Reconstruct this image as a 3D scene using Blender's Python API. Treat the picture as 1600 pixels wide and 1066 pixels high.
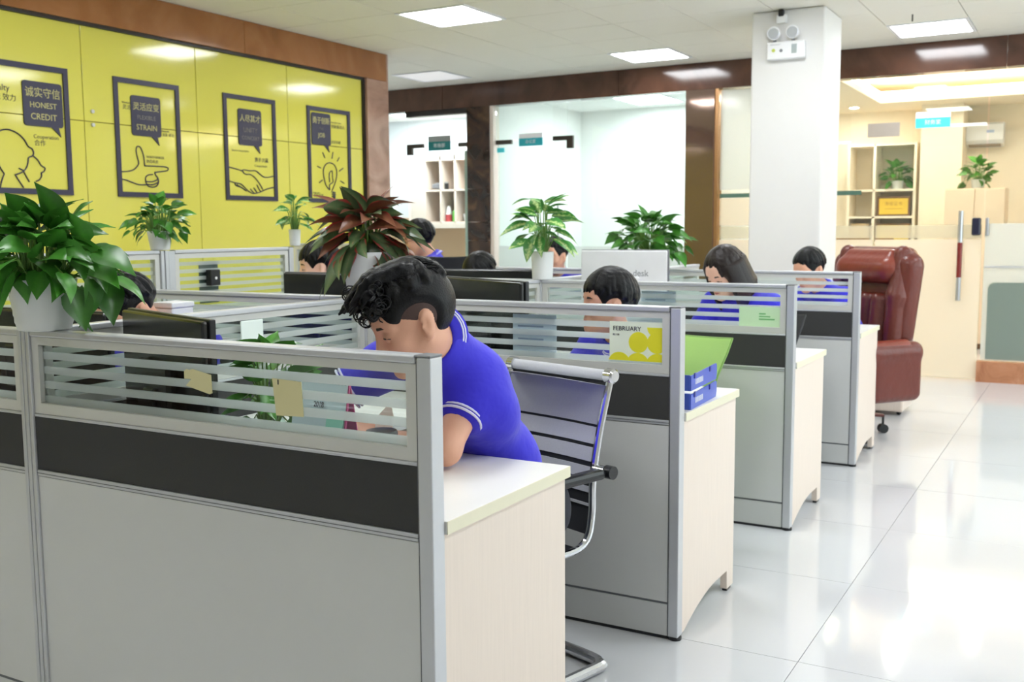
import bpy, math, random
import numpy as np
from mathutils import Vector, Matrix
PI = math.pi
for o in list(bpy.data.objects): bpy.data.objects.remove(o)
sc = bpy.context.scene
COL = sc.collection
RND = random.Random(11)

# ------------------------------------------------------------------ camera
CAMP = Vector((1.13354, -1.676, 1.34185))
cam = bpy.data.objects.new('camera', bpy.data.cameras.new('camera'))
COL.objects.link(cam)
r_ = Vector((0.868845, 0.495033, -0.0070867)); u_ = Vector((-0.0476588, 0.0978776, 0.9940566)); f_ = Vector((-0.4927845, 0.8633436, -0.1086332))
m = Matrix.Identity(4)
for i in range(3):
    m[i][0] = r_[i]; m[i][1] = u_[i]; m[i][2] = -f_[i]; m[i][3] = CAMP[i]
cam.matrix_world = m
cam.data.sensor_width = 36.0
cam.data.lens = 36.0 * 1600.75 / 1600.0
cam.data.clip_start = 0.05
cam.data.dof.use_dof = True
cam.data.dof.focus_distance = 2.55
cam.data.dof.aperture_fstop = 6.3
sc.camera = cam
# ------------------------------------------------------------------ world, exposure
w = bpy.data.worlds.new('world'); sc.world = w; w.use_nodes = True
w.node_tree.nodes['Background'].inputs[0].default_value = (0.9, 0.95, 1.0, 1)
w.node_tree.nodes['Background'].inputs[1].default_value = 2.4
sc.view_settings.view_transform = 'Standard'
sc.view_settings.look = 'None'
sc.view_settings.gamma = 1.0
sc.view_settings.use_curve_mapping = False
sc.view_settings.exposure = 0.74
PANEL_STRENGTH = 14.0
cy = sc.cycles
cy.use_denoising = True
cy.max_bounces = 10; cy.diffuse_bounces = 7; cy.glossy_bounces = 4; cy.transparent_max_bounces = 24; cy.transmission_bounces = 6
cy.caustics_reflective = False; cy.caustics_refractive = False
cy.sample_clamp_indirect = 6.0

# ------------------------------------------------------------------ materials
MATS = {}
def lin(c):
    return tuple((x / 12.92 if x <= 0.04045 else ((x + 0.055) / 1.055) ** 2.4) for x in c)
def rgb(r, g, b): return lin((r / 255, g / 255, b / 255))
def mat(name, col, rough=0.5, metal=0.0, var=0.05, scale=12.0, bump=0.0, bscale=80.0, spec=0.5, coat=0.0, stretch=None, emit=None, estr=0.0, sheen=0.0):
    if name in MATS: return MATS[name]
    M = bpy.data.materials.new(name); M.use_nodes = True
    nt = M.node_tree; N = nt.nodes; L = nt.links; b = N['Principled BSDF']
    b.inputs['Roughness'].default_value = rough; b.inputs['Metallic'].default_value = metal
    b.inputs['Specular IOR Level'].default_value = spec
    b.inputs['Coat Weight'].default_value = coat; b.inputs['Coat Roughness'].default_value = 0.06
    if sheen: b.inputs['Sheen Weight'].default_value = sheen
    tc = N.new('ShaderNodeTexCoord'); mp = N.new('ShaderNodeMapping'); L.new(tc.outputs['Object'], mp.inputs[0])
    if stretch: mp.inputs['Scale'].default_value = stretch
    nz = N.new('ShaderNodeTexNoise'); nz.inputs['Scale'].default_value = scale; nz.inputs['Detail'].default_value = 4; L.new(mp.outputs[0], nz.inputs['Vector'])
    mx = N.new('ShaderNodeMix'); mx.data_type = 'RGBA'
    a = tuple(max(0, c * (1 - var)) for c in col); c2 = tuple(min(1, c * (1 + var)) for c in col)
    mx.inputs[6].default_value = (*a, 1); mx.inputs[7].default_value = (*c2, 1)
    L.new(nz.outputs[0], mx.inputs[0]); L.new(mx.outputs[2], b.inputs['Base Color'])
    if bump:
        n2 = N.new('ShaderNodeTexNoise'); n2.inputs['Scale'].default_value = bscale; n2.inputs['Detail'].default_value = 3; L.new(mp.outputs[0], n2.inputs['Vector'])
        bp = N.new('ShaderNodeBump'); bp.inputs['Strength'].default_value = bump; bp.inputs['Distance'].default_value = 0.01
        L.new(n2.outputs[0], bp.inputs['Height']); L.new(bp.outputs[0], b.inputs['Normal'])
    if emit:
        b.inputs['Emission Color'].default_value = (*emit, 1); b.inputs['Emission Strength'].default_value = estr
    MATS[name] = M
    return M
def nodes_mat(name):
    M = bpy.data.materials.new(name); M.use_nodes = True
    nt = M.node_tree
    for n in list(nt.nodes): nt.nodes.remove(n)
    out = nt.nodes.new('ShaderNodeOutputMaterial')
    MATS[name] = M
    return M, nt.nodes, nt.links, out
def ramp(N, L, src, stops, interp='LINEAR'):
    cr = N.new('ShaderNodeValToRGB'); cr.color_ramp.interpolation = interp
    el = cr.color_ramp.elements
    while len(el) < len(stops): el.new(0.5)
    for e, (p, c) in zip(el, stops): e.position = p; e.color = (*c, 1) if len(c) == 3 else c
    L.new(src, cr.inputs[0]); return cr
def glass_nodes(N, L, tint=(0.93, 0.97, 0.95), refl=0.035):
    tr = N.new('ShaderNodeBsdfTransparent'); tr.inputs[0].default_value = (*tint, 1)
    gl = N.new('ShaderNodeBsdfGlossy'); gl.inputs['Roughness'].default_value = 0.01
    lw = N.new('ShaderNodeLayerWeight'); lw.inputs[0].default_value = 0.15
    mr = N.new('ShaderNodeMapRange'); mr.inputs[3].default_value = refl; mr.inputs[4].default_value = 0.5
    L.new(lw.outputs['Fresnel'], mr.inputs[0])
    ms = N.new('ShaderNodeMixShader'); L.new(mr.outputs[0], ms.inputs[0]); L.new(tr.outputs[0], ms.inputs[1]); L.new(gl.outputs[0], ms.inputs[2])
    return ms
def frost_nodes(N, L, col, trans=0.25):
    d = N.new('ShaderNodeBsdfDiffuse'); d.inputs[0].default_value = (*col, 1)
    t = N.new('ShaderNodeBsdfTranslucent'); t.inputs[0].default_value = (*col, 1)
    a = N.new('ShaderNodeMixShader'); a.inputs[0].default_value = 0.5; L.new(d.outputs[0], a.inputs[1]); L.new(t.outputs[0], a.inputs[2])
    tr = N.new('ShaderNodeBsdfTransparent'); tr.inputs[0].default_value = (0.97, 1, 0.99, 1)
    b = N.new('ShaderNodeMixShader'); b.inputs[0].default_value = trans; L.new(a.outputs[0], b.inputs[1]); L.new(tr.outputs[0], b.inputs[2])
    g = N.new('ShaderNodeBsdfGlossy'); g.inputs['Roughness'].default_value = 0.1
    c = N.new('ShaderNodeMixShader'); c.inputs[0].default_value = 0.04; L.new(b.outputs[0], c.inputs[1]); L.new(g.outputs[0], c.inputs[2])
    return c
def clear_glass(name, tint=(0.94, 0.98, 0.96), refl=0.03):
    if name in MATS: return MATS[name]
    M, N, L, out = nodes_mat(name); L.new(glass_nodes(N, L, tint, refl).outputs[0], out.inputs[0]); return M
def frosted(name, col, trans=0.2):
    if name in MATS: return MATS[name]
    M, N, L, out = nodes_mat(name); L.new(frost_nodes(N, L, col, trans).outputs[0], out.inputs[0]); return M
def striped_glass(name, z0, period, duty=0.5, col=(0.72, 0.78, 0.77), trans=0.3, top_frost=0.0):
    """clear pane with printed frosted film stripes along the pane's own height"""
    if name in MATS: return MATS[name]
    M, N, L, out = nodes_mat(name)
    tc = N.new('ShaderNodeTexCoord'); sp = N.new('ShaderNodeSeparateXYZ'); L.new(tc.outputs['Object'], sp.inputs[0])
    s = N.new('ShaderNodeMath'); s.operation = 'SUBTRACT'; L.new(sp.outputs[2], s.inputs[0]); s.inputs[1].default_value = z0
    d = N.new('ShaderNodeMath'); d.operation = 'DIVIDE'; L.new(s.outputs[0], d.inputs[0]); d.inputs[1].default_value = period
    fr = N.new('ShaderNodeMath'); fr.operation = 'FRACT'; L.new(d.outputs[0], fr.inputs[0])
    lt = N.new('ShaderNodeMath'); lt.operation = 'LESS_THAN'; L.new(fr.outputs[0], lt.inputs[0]); lt.inputs[1].default_value = duty
    g = glass_nodes(N, L); f = frost_nodes(N, L, col, trans)
    ms = N.new('ShaderNodeMixShader'); L.new(lt.outputs[0], ms.inputs[0]); L.new(g.outputs[0], ms.inputs[1]); L.new(f.outputs[0], ms.inputs[2])
    L.new(ms.outputs[0], out.inputs[0]); return M
def marble(name, dark, mid, light, rough=0.08, scale=3.0, spec=0.5):
    if name in MATS: return MATS[name]
    M = bpy.data.materials.new(name); M.use_nodes = True; N = M.node_tree.nodes; L = M.node_tree.links; b = N['Principled BSDF']
    tc = N.new('ShaderNodeTexCoord')
    nz = N.new('ShaderNodeTexNoise'); nz.inputs['Scale'].default_value = scale; nz.inputs['Detail'].default_value = 8; nz.inputs['Distortion'].default_value = 1.6; L.new(tc.outputs['Object'], nz.inputs['Vector'])
    cr = ramp(N, L, nz.outputs[0], [(0.3, dark), (0.5, mid), (0.72, light)])
    L.new(cr.outputs[0], b.inputs['Base Color']); b.inputs['Roughness'].default_value = rough; b.inputs['Specular IOR Level'].default_value = spec
    MATS[name] = M; return M
def leaf_mat(name, edge, centre, vein, split=0.16, rough=0.32, noise=0.0, red=None):
    if name in MATS: return MATS[name]
    M = bpy.data.materials.new(name); M.use_nodes = True; N = M.node_tree.nodes; L = M.node_tree.links; b = N['Principled BSDF']
    tc = N.new('ShaderNodeTexCoord'); sp = N.new('ShaderNodeSeparateXYZ'); L.new(tc.outputs['Object'], sp.inputs[0])
    ab = N.new('ShaderNodeMath'); ab.operation = 'ABSOLUTE'; L.new(sp.outputs[1], ab.inputs[0])
    nz = N.new('ShaderNodeTexNoise'); nz.inputs['Scale'].default_value = 9; L.new(tc.outputs['Object'], nz.inputs['Vector'])
    ad = N.new('ShaderNodeMath'); ad.operation = 'MULTIPLY_ADD'; L.new(nz.outputs[0], ad.inputs[0]); ad.inputs[1].default_value = noise; L.new(ab.outputs[0], ad.inputs[2])
    st = [(0.0, vein), (0.02, vein), (0.035, centre), (split, centre), (split + 0.12, edge)]
    if red: st += [(0.185, edge), (0.215, red)]
    cr = ramp(N, L, ad.outputs[0], st)
    oi = N.new('ShaderNodeObjectInfo'); hs = N.new('ShaderNodeHueSaturation'); L.new(cr.outputs[0], hs.inputs['Color'])
    mr = N.new('ShaderNodeMapRange'); mr.inputs[3].default_value = 0.6; mr.inputs[4].default_value = 1.35; L.new(oi.outputs['Random'], mr.inputs[0]); L.new(mr.outputs[0], hs.inputs['Value'])
    L.new(hs.outputs[0], b.inputs['Base Color']); b.inputs['Roughness'].default_value = rough
    tl = N.new('ShaderNodeBsdfTranslucent'); L.new(hs.outputs[0], tl.inputs[0])
    ms = N.new('ShaderNodeMixShader'); ms.inputs[0].default_value = 0.18; L.new(b.outputs[0], ms.inputs[1]); L.new(tl.outputs[0], ms.inputs[2])
    L.new(ms.outputs[0], N['Material Output'].inputs[0])
    MATS[name] = M; return M

# ------------------------------------------------------------------ mesh helpers
class MB:
    def __init__(s): s.v = []; s.f = []; s.mi = []
    def add(s, vs, fs, mi=0):
        n = len(s.v); s.v += [tuple(x) for x in vs]; s.f += [tuple(i + n for i in q) for q in fs]; s.mi += [mi] * len(fs); return s
    def box(s, x0, x1, y0, y1, z0, z1, mi=0):
        v = [(x0, y0, z0), (x1, y0, z0), (x1, y1, z0), (x0, y1, z0), (x0, y0, z1), (x1, y0, z1), (x1, y1, z1), (x0, y1, z1)]
        return s.add(v, [(3, 2, 1, 0), (4, 5, 6, 7), (0, 1, 5, 4), (1, 2, 6, 5), (2, 3, 7, 6), (3, 0, 4, 7)], mi)
    def obox(s, c, size, R3=None, mi=0):
        R3 = R3 or Matrix.Identity(3); c = Vector(c); h = [q / 2 for q in size]
        v = [c + R3 @ Vector((a * h[0], b * h[1], d * h[2])) for d in (-1, 1) for a, b in ((-1, -1), (1, -1), (1, 1), (-1, 1))]
        return s.add(v, [(3, 2, 1, 0), (4, 5, 6, 7), (0, 1, 5, 4), (1, 2, 6, 5), (2, 3, 7, 6), (3, 0, 4, 7)], mi)
    def tube(s, pts, r, n=8, closed=False, cap=True, flat=1.0, mi=0):
        pts = [Vector(p) for p in pts]; k = len(pts); rs = r if isinstance(r, (list, tuple)) else [r] * k
        T = []
        for i in range(k):
            a = pts[(i - 1) % k] if (closed or i > 0) else pts[i]; b = pts[(i + 1) % k] if (closed or i < k - 1) else pts[i]
            t = (b - a); T.append(t.normalized() if t.length > 1e-9 else Vector((0, 0, 1)))
        up = Vector((0, 0, 1)) if abs(T[0].z) < 0.9 else Vector((1, 0, 0))
        nrm = (up - T[0] * up.dot(T[0])).normalized(); vs = []
        for i in range(k):
            nrm = (nrm - T[i] * nrm.dot(T[i])); nrm = nrm.normalized() if nrm.length > 1e-6 else T[i].orthogonal().normalized()
            bn = T[i].cross(nrm)
            for j in range(n):
                a = 2 * PI * j / n; vs.append(pts[i] + (nrm * math.cos(a) * flat + bn * math.sin(a)) * rs[i])
        fs = []
        for i in range(k if closed else k - 1):
            i2 = (i + 1) % k
            for j in range(n): fs.append((i * n + j, i * n + (j + 1) % n, i2 * n + (j + 1) % n, i2 * n + j))
        if cap and not closed: fs += [tuple(reversed(range(n))), tuple((k - 1) * n + j for j in range(n))]
        return s.add(vs, fs, mi)
    def cyl(s, a, b, r0, r1=None, n=20, mi=0): return s.tube([a, b], [r0, r0 if r1 is None else r1], n, mi=mi)
    def lathe(s, prof, n=28, c=(0, 0, 0), mi=0, closed_ends=True):
        vs = [(c[0] + r * math.cos(2 * PI * j / n), c[1] + r * math.sin(2 * PI * j / n), c[2] + z) for r, z in prof for j in range(n)]
        fs = [(i * n + j, i * n + (j + 1) % n, (i + 1) * n + (j + 1) % n, (i + 1) * n + j) for i in range(len(prof) - 1) for j in range(n)]
        if closed_ends: fs += [tuple(reversed(range(n))), tuple((len(prof) - 1) * n + j for j in range(n))]
        return s.add(vs, fs, mi)
    def prism(s, poly, a, b, axis=2, mi=0):
        """polygon in the two other axes (kept in order), extruded from a to b along axis"""
        def P(p, h): q = list(p); q.insert(axis, h); return tuple(q)
        n = len(poly); vs = [P(p, a) for p in poly] + [P(p, b) for p in poly]
        fs = [tuple(reversed(range(n))), tuple(range(n, 2 * n))] + [(i, (i + 1) % n, n + (i + 1) % n, n + i) for i in range(n)]
        return s.add(vs, fs, mi)
    def sph(s, c, r, nu=14, nv=9, R3=None, mi=0):
        if not isinstance(r, (list, tuple)): r = (r, r, r)
        R3 = R3 or Matrix.Identity(3); c = Vector(c); vs = [c + R3 @ Vector((0, 0, r[2]))]
        for i in range(1, nv):
            t = PI * i / nv
            for j in range(nu):
                p = 2 * PI * j / nu; vs.append(c + R3 @ Vector((r[0] * math.sin(t) * math.cos(p), r[1] * math.sin(t) * math.sin(p), r[2] * math.cos(t))))
        vs.append(c + R3 @ Vector((0, 0, -r[2]))); fs = [(0, 1 + j, 1 + (j + 1) % nu) for j in range(nu)]
        for i in range(nv - 2):
            for j in range(nu): fs.append((1 + i * nu + j, 1 + (i + 1) * nu + j, 1 + (i + 1) * nu + (j + 1) % nu, 1 + i * nu + (j + 1) % nu))
        e = 1 + (nv - 2) * nu; fs += [(e + nu, e + (j + 1) % nu, e + j) for j in range(nu)]
        return s.add(vs, fs, mi)
    def mesh(s, name):
        me = bpy.data.meshes.new(name); me.from_pydata(s.v, [], s.f); return me
    def build(s, name, mats, parent=None, smooth=35, bevel=0.0, off=None):
        if off is not None: s.v = [(x - off[0], y - off[1], z - off[2]) for x, y, z in s.v]
        me = s.mesh(name)
        for M in (mats if isinstance(mats, (list, tuple)) else [mats]): me.materials.append(M)
        if any(s.mi): me.polygons.foreach_set('material_index', s.mi)
        fix_normals(me)
        if smooth:
            me.polygons.foreach_set('use_smooth', [True] * len(me.polygons)); me.set_sharp_from_angle(angle=math.radians(smooth))
        return link(name, me, parent, bevel)
def fix_normals(me):
    import bmesh
    bm = bmesh.new(); bm.from_mesh(me); bmesh.ops.recalc_face_normals(bm, faces=bm.faces); bm.to_mesh(me); bm.free()
def link(name, me, parent=None, bevel=0.0):
    o = bpy.data.objects.new(name, me); COL.objects.link(o)
    if parent is not None: o.parent = parent
    if bevel:
        b = o.modifiers.new('bevel', 'BEVEL'); b.width = bevel; b.segments = 2; b.limit_method = 'ANGLE'; b.angle_limit = math.radians(40)
    return o
def tag(o, label, cat, group=None):
    o['label'] = label; o['category'] = cat
    if group: o['group'] = group
    return o
def thing(name, label, cat, loc=(0, 0, 0), rz=0.0, group=None):
    o = bpy.data.objects.new(name, None); COL.objects.link(o); o.location = loc; o.rotation_euler = (0, 0, rz); o.empty_display_size = 0.1
    return tag(o, label, cat, group)
def struct(o): o['kind'] = 'structure'; return o
def shell(name, loc=(0, 0, 0)):
    o = bpy.data.objects.new(name, None); COL.objects.link(o); o.location = loc; return struct(o)
def dup(root, loc=None, rz=None, label=None, group=None):
    c = root.copy(); COL.objects.link(c)
    if loc is not None: c.location = loc
    if rz is not None: c.rotation_euler = (0, 0, rz)
    if label: c['label'] = label
    if group: c['group'] = group
    for a in list(root.children):
        b = a.copy(); COL.objects.link(b); b.parent = c
        for e in list(a.children):
            d = e.copy(); COL.objects.link(d); d.parent = b
    return c
def bx(name, M, parent, x0, x1, y0, y1, z0, z1, bevel=0.0): return MB().box(x0, x1, y0, y1, z0, z1).build(name, M, parent, smooth=0, bevel=bevel)
def text(s, size, M, parent, loc, xdir, ydir, name='lettering', align='CENTER', ext=0.0006, spacing=1.0, sx=1.0, label=None):
    cu = bpy.data.curves.new('text', 'FONT'); cu.body = s; cu.size = size; cu.align_x = align; cu.align_y = 'CENTER'; cu.extrude = ext; cu.resolution_u = 2; cu.space_character = spacing
    t = bpy.data.objects.new('text_source', cu); COL.objects.link(t)
    dg = bpy.context.evaluated_depsgraph_get(); me = bpy.data.meshes.new_from_object(t.evaluated_get(dg)); bpy.data.objects.remove(t)
    me.materials.clear(); me.materials.append(M)
    x = Vector(xdir); y = Vector(ydir); z = x.cross(y)
    mm = Matrix(((x.x * sx, y.x, z.x, loc[0]), (x.y * sx, y.y, z.y, loc[1]), (x.z * sx, y.z, z.z, loc[2]), (0, 0, 0, 1)))
    me.transform(mm)
    o = link(name, me, parent)
    if label: o['label'] = label
    return o

# ------------------------------------------------------------------ implicit surfaces for bodies, hair, upholstery
class Field:
    def __init__(s, lo, hi, h):
        s.lo = np.array(lo, float); s.h = h; s.n = np.ceil((np.array(hi) - s.lo) / h).astype(int) + 1
        s.F = np.full(tuple(s.n), 0.3, np.float32)
    def _sub(s, lo, hi):
        a = np.maximum(0, np.floor((lo - s.lo) / s.h).astype(int)); b = np.minimum(s.n, np.ceil((hi - s.lo) / s.h).astype(int) + 1)
        if np.any(b <= a): return None
        ax = [s.lo[i] + s.h * np.arange(a[i], b[i]) for i in range(3)]
        return tuple(slice(a[i], b[i]) for i in range(3)), ax[0][:, None, None], ax[1][None, :, None], ax[2][None, None, :]
    def _mix(s, sl, d, k, op):
        A = s.F[sl]
        if op == 'add':
            h = np.maximum(k - np.abs(A - d), 0) / k; s.F[sl] = np.minimum(A, d) - h * h * k / 4
        else:
            d = -d; h = np.maximum(k - np.abs(A - d), 0) / k; s.F[sl] = np.maximum(A, d) + h * h * k / 4
    def cone(s, a, b, r0, r1=None, k=0.02, op='add'):
        r1 = r0 if r1 is None else r1; a = np.array(a, float); b = np.array(b, float); m_ = max(r0, r1) + k + 2 * s.h
        q = s._sub(np.minimum(a, b) - m_, np.maximum(a, b) + m_)
        if q is None: return
        sl, X, Y, Z = q; ab = b - a; L2 = max(float(ab @ ab), 1e-9)
        t = np.clip(((X - a[0]) * ab[0] + (Y - a[1]) * ab[1] + (Z - a[2]) * ab[2]) / L2, 0, 1)
        d = np.sqrt((X - a[0] - t * ab[0]) ** 2 + (Y - a[1] - t * ab[1]) ** 2 + (Z - a[2] - t * ab[2]) ** 2) - (r0 + (r1 - r0) * t)
        s._mix(sl, d.astype(np.float32), k, op)
    def ell(s, c, r, R3=None, k=0.02, op='add'):
        c = np.array(c, float); r = np.array(r, float); m_ = r.max() + k + 2 * s.h
        q = s._sub(c - m_, c + m_)
        if q is None: return
        sl, X, Y, Z = q; X = X - c[0]; Y = Y - c[1]; Z = Z - c[2]
        if R3 is not None:
            R = np.array(R3); X, Y, Z = (R[0, i] * X + R[1, i] * Y + R[2, i] * Z for i in range(3))
        k0 = np.sqrt((X / r[0]) ** 2 + (Y / r[1]) ** 2 + (Z / r[2]) ** 2); k1 = np.sqrt((X / r[0] ** 2) ** 2 + (Y / r[1] ** 2) ** 2 + (Z / r[2] ** 2) ** 2)
        s._mix(sl, (k0 * (k0 - 1) / np.maximum(k1, 1e-6)).astype(np.float32), k, op)
    def rbox(s, c, hs, rad, R3=None, k=0.02, op='add'):
        c = np.array(c, float); hs = np.array(hs, float); m_ = float(np.linalg.norm(hs)) + k + 2 * s.h
        q = s._sub(c - m_, c + m_)
        if q is None: return
        sl, X, Y, Z = q; X = X - c[0]; Y = Y - c[1]; Z = Z - c[2]
        if R3 is not None:
            R = np.array(R3); X, Y, Z = (R[0, i] * X + R[1, i] * Y + R[2, i] * Z for i in range(3))
        qx, qy, qz = np.abs(X) - hs[0] + rad, np.abs(Y) - hs[1] + rad, np.abs(Z) - hs[2] + rad
        d = np.sqrt(np.maximum(qx, 0) ** 2 + np.maximum(qy, 0) ** 2 + np.maximum(qz, 0) ** 2) + np.minimum(np.maximum(np.maximum(qx, qy), qz), 0) - rad
        s._mix(sl, d.astype(np.float32), k, op)
    def plane(s, p, n):            # cut away the side n points to
        ax = [s.lo[i] + s.h * np.arange(s.n[i]) for i in range(3)]
        d = (ax[0][:, None, None] - p[0]) * n[0] + (ax[1][None, :, None] - p[1]) * n[1] + (ax[2][None, None, :] - p[2]) * n[2]
        s.F = np.maximum(s.F, d.astype(np.float32))
    def mesh(s, name, M, off=(0, 0, 0)):
        F = s.F.copy()
        for ax in range(3):
            sl = [slice(None)] * 3
            for e in (0, -1): sl[ax] = e; F[tuple(sl)] = np.maximum(F[tuple(sl)], 0.01)
        S = F < 0; nx, ny, nz = F.shape
        cnt = sum(S[i:nx - 1 + i, j:ny - 1 + j, k:nz - 1 + k].astype(np.int8) for i in (0, 1) for j in (0, 1) for k in (0, 1))
        act = (cnt > 0) & (cnt < 8); ids = np.argwhere(act); idx = np.full(act.shape, -1, np.int32); idx[act] = np.arange(len(ids))
        acc = np.zeros((len(ids), 3)); wt = np.zeros(len(ids))
        val = lambda o: F[ids[:, 0] + o[0], ids[:, 1] + o[1], ids[:, 2] + o[2]]
        for ax in range(3):
            for p in (0, 1):
                for q in (0, 1):
                    o0 = [p, q]; o0.insert(ax, 0); o1 = [p, q]; o1.insert(ax, 1); A = val(o0); B = val(o1); mk = (A < 0) != (B < 0)
                    t = np.where(mk, A / np.where(A == B, 1, A - B), 0); pos = np.tile(np.array(o0, float), (len(ids), 1)); pos[:, ax] += t
                    acc[mk] += pos[mk]; wt[mk] += 1
        V = (ids + acc / wt[:, None]) * s.h + s.lo - np.array(off); quads = []
        for ax in range(3):
            a1, a2 = [a for a in range(3) if a != ax]
            sl0 = [slice(1, None)] * 3; sl0[ax] = slice(0, F.shape[ax] - 1); sl1 = [slice(1, None)] * 3; sl1[ax] = slice(1, F.shape[ax])
            for a in (a1, a2): sl0[a] = slice(1, F.shape[a] - 1); sl1[a] = slice(1, F.shape[a] - 1)
            A = S[tuple(sl0)]; B = S[tuple(sl1)]; e = np.argwhere(A != B)
            base = e.copy(); base[:, a1] += 1; base[:, a2] += 1
            def g(d1, d2): b = base.copy(); b[:, a1] -= d1; b[:, a2] -= d2; return idx[b[:, 0], b[:, 1], b[:, 2]]
            Q = np.stack([g(1, 1), g(0, 1), g(0, 0), g(1, 0)], 1); inside = A[tuple(e.T)]
            flip = ~inside if ax != 1 else inside
            Q[flip] = Q[flip][:, ::-1]; quads.append(Q)
        Q = np.concatenate(quads); Q = Q[(Q >= 0).all(1)]
        me = bpy.data.meshes.new(name); me.from_pydata(V.tolist(), [], Q.tolist()); me.materials.append(M)
        me.polygons.foreach_set('use_smooth', [True] * len(me.polygons)); return me
# ------------------------------------------------------------------ shared materials
floor_tile_m = mat('polished porcelain', rgb(212, 213, 217), 0.07, var=0.015, scale=2, spec=0.55)
grout = mat('grout', rgb(170, 168, 165), 0.8)
ceil_m = mat('mineral ceiling tile', rgb(232, 229, 220), 0.9, var=0.03, scale=120, bump=0.15, bscale=260)
ceil_gap = mat('dark ceiling grid gap', rgb(96, 92, 84), 0.8)  # dark grey deck colour seen in the joints between tiles
white_wall = mat('white paint', rgb(232, 232, 230), 0.75, var=0.02)
cream_wall = mat('cream paint', rgb(246, 234, 214), 0.75, var=0.02)
cool_wall = mat('cool white paint', rgb(228, 234, 240), 0.75, var=0.02)
yellow_m = mat('yellow lacquered glass', rgb(212, 205, 90), 0.09, var=0.06, scale=1.3, spec=0.5)
brown_stone = marble('brown polished stone', rgb(140, 90, 52), rgb(152, 100, 60), rgb(164, 112, 72), 0.12, 2.0)
pier_stone = marble('dark veined pier stone', rgb(30, 19, 13), rgb(60, 38, 26), rgb(104, 74, 48), 0.14, 3.5)
pale_stone = marble('pinkish brown polished stone', rgb(140, 108, 92), rgb(168, 132, 114), rgb(186, 152, 134), 0.12, 2.5)
shaded_stone = marble('shaded brown stone', rgb(62, 40, 31), rgb(78, 51, 40), rgb(92, 62, 48), 0.12, 2.2)  # brown stone darkened to paint in the dimmer light on the back header
bronze = mat('polished bronze sheet', rgb(128, 108, 98), 0.06, metal=0.8, var=0.08, scale=3, bump=0.03, bscale=5)
brass = mat('brass trim', rgb(170, 128, 88), 0.25, metal=0.6)
black_line = mat('black trim', rgb(30, 24, 22), 0.4)
pillar_m = mat('white pillar paint', rgb(224, 223, 222), 0.6, var=0.015)
wood_base = marble('reddish wood veneer', rgb(150, 96, 66), rgb(180, 124, 90), rgb(196, 146, 112), 0.25, 4.0)
steel = mat('brushed steel', rgb(190, 192, 196), 0.28, metal=0.9)
chrome = mat('chrome', rgb(215, 216, 220), 0.08, metal=1.0, var=0.01)
black_pl = mat('black plastic', rgb(26, 27, 30), 0.38, var=0.1, bump=0.02)
white_pl = mat('white plastic', rgb(234, 235, 238), 0.35, var=0.015)
alu = mat('satin aluminium', rgb(198, 200, 204), 0.35, metal=0.35, var=0.02, scale=40)
alu_dk = mat('dark groove aluminium', rgb(110, 112, 116), 0.45, metal=0.4)  # darker aluminium for grooves, kick rails and post cores
alu_light = mat('pale powder coated aluminium', rgb(206, 206, 202), 0.45, metal=0.1, var=0.02)
fabric_dk = mat('charcoal fabric', rgb(58, 58, 58), 0.9, var=0.12, scale=300, bump=0.15, bscale=600)
lam_white = mat('off white laminate', rgb(208, 209, 208), 0.45, var=0.02, scale=6)
lam_top = mat('white desktop laminate', rgb(240, 239, 234), 0.35, var=0.012)
lam_edge = mat('cream edge banding', rgb(226, 221, 196), 0.5, var=0.03)
lam_wood = mat('pale maple laminate', rgb(226, 212, 200), 0.5, var=0.06, scale=9, stretch=(14, 14, 0.6))
navy = mat('navy acrylic', rgb(42, 40, 66), 0.35, var=0.05)
ink = mat('dark print', rgb(52, 50, 60), 0.6)
pale_print = mat('pale gold print', rgb(190, 182, 120), 0.6)
pale_print_dim = mat('dim gold print', rgb(120, 116, 110), 0.6)
clear = clear_glass('clear glass')
milky = clear_glass('milky glass', (0.93, 0.985, 0.96), 0.04)
film_cream = frosted('cream frosted film', rgb(252, 243, 228), 0.18)
film_white = frosted('white frosted film', rgb(238, 240, 238), 0.35)
film_band = frosted('thin frosted band', rgb(236, 226, 206), 0.55)
film_grey = frosted('grey green frosted film', rgb(164, 178, 170), 0.12)
green_edge = mat('green glass edge', rgb(176, 200, 184), 0.2)
teal = mat('teal sign vinyl', rgb(30, 168, 182), 0.4)
teal_dk = mat('dark teal sign vinyl', rgb(22, 120, 120), 0.4)
teal_lt = mat('light teal sign vinyl', rgb(70, 214, 226), 0.4)
glow = mat('led diffuser', (1, 1, 1), 0.5, var=0.0, emit=(0.95, 0.975, 1.0), estr=PANEL_STRENGTH)
glow_dim = mat('faint glow diffuser', rgb(226, 224, 230), 0.5, var=0.0, emit=(1, 1, 1), estr=0.25)  # slight emission gives the switched-off panel a faint glow
glow_cool = mat('cool led diffuser', (1, 1, 1), 0.5, var=0.0, emit=(0.93, 0.97, 1.0), estr=19.0)
glow_left = mat('bright cool led diffuser', (1, 1, 1), 0.5, var=0.0, emit=(0.95, 0.97, 1.0), estr=26.0)
glow_warm = mat('warm cove led', (1, 1, 1), 0.5, var=0.0, emit=(1.0, 0.88, 0.68), estr=16.0)
glow_spot = mat('warm downlight', (1, 1, 1), 0.5, var=0.0, emit=(1.0, 0.93, 0.82), estr=300.0)

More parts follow.
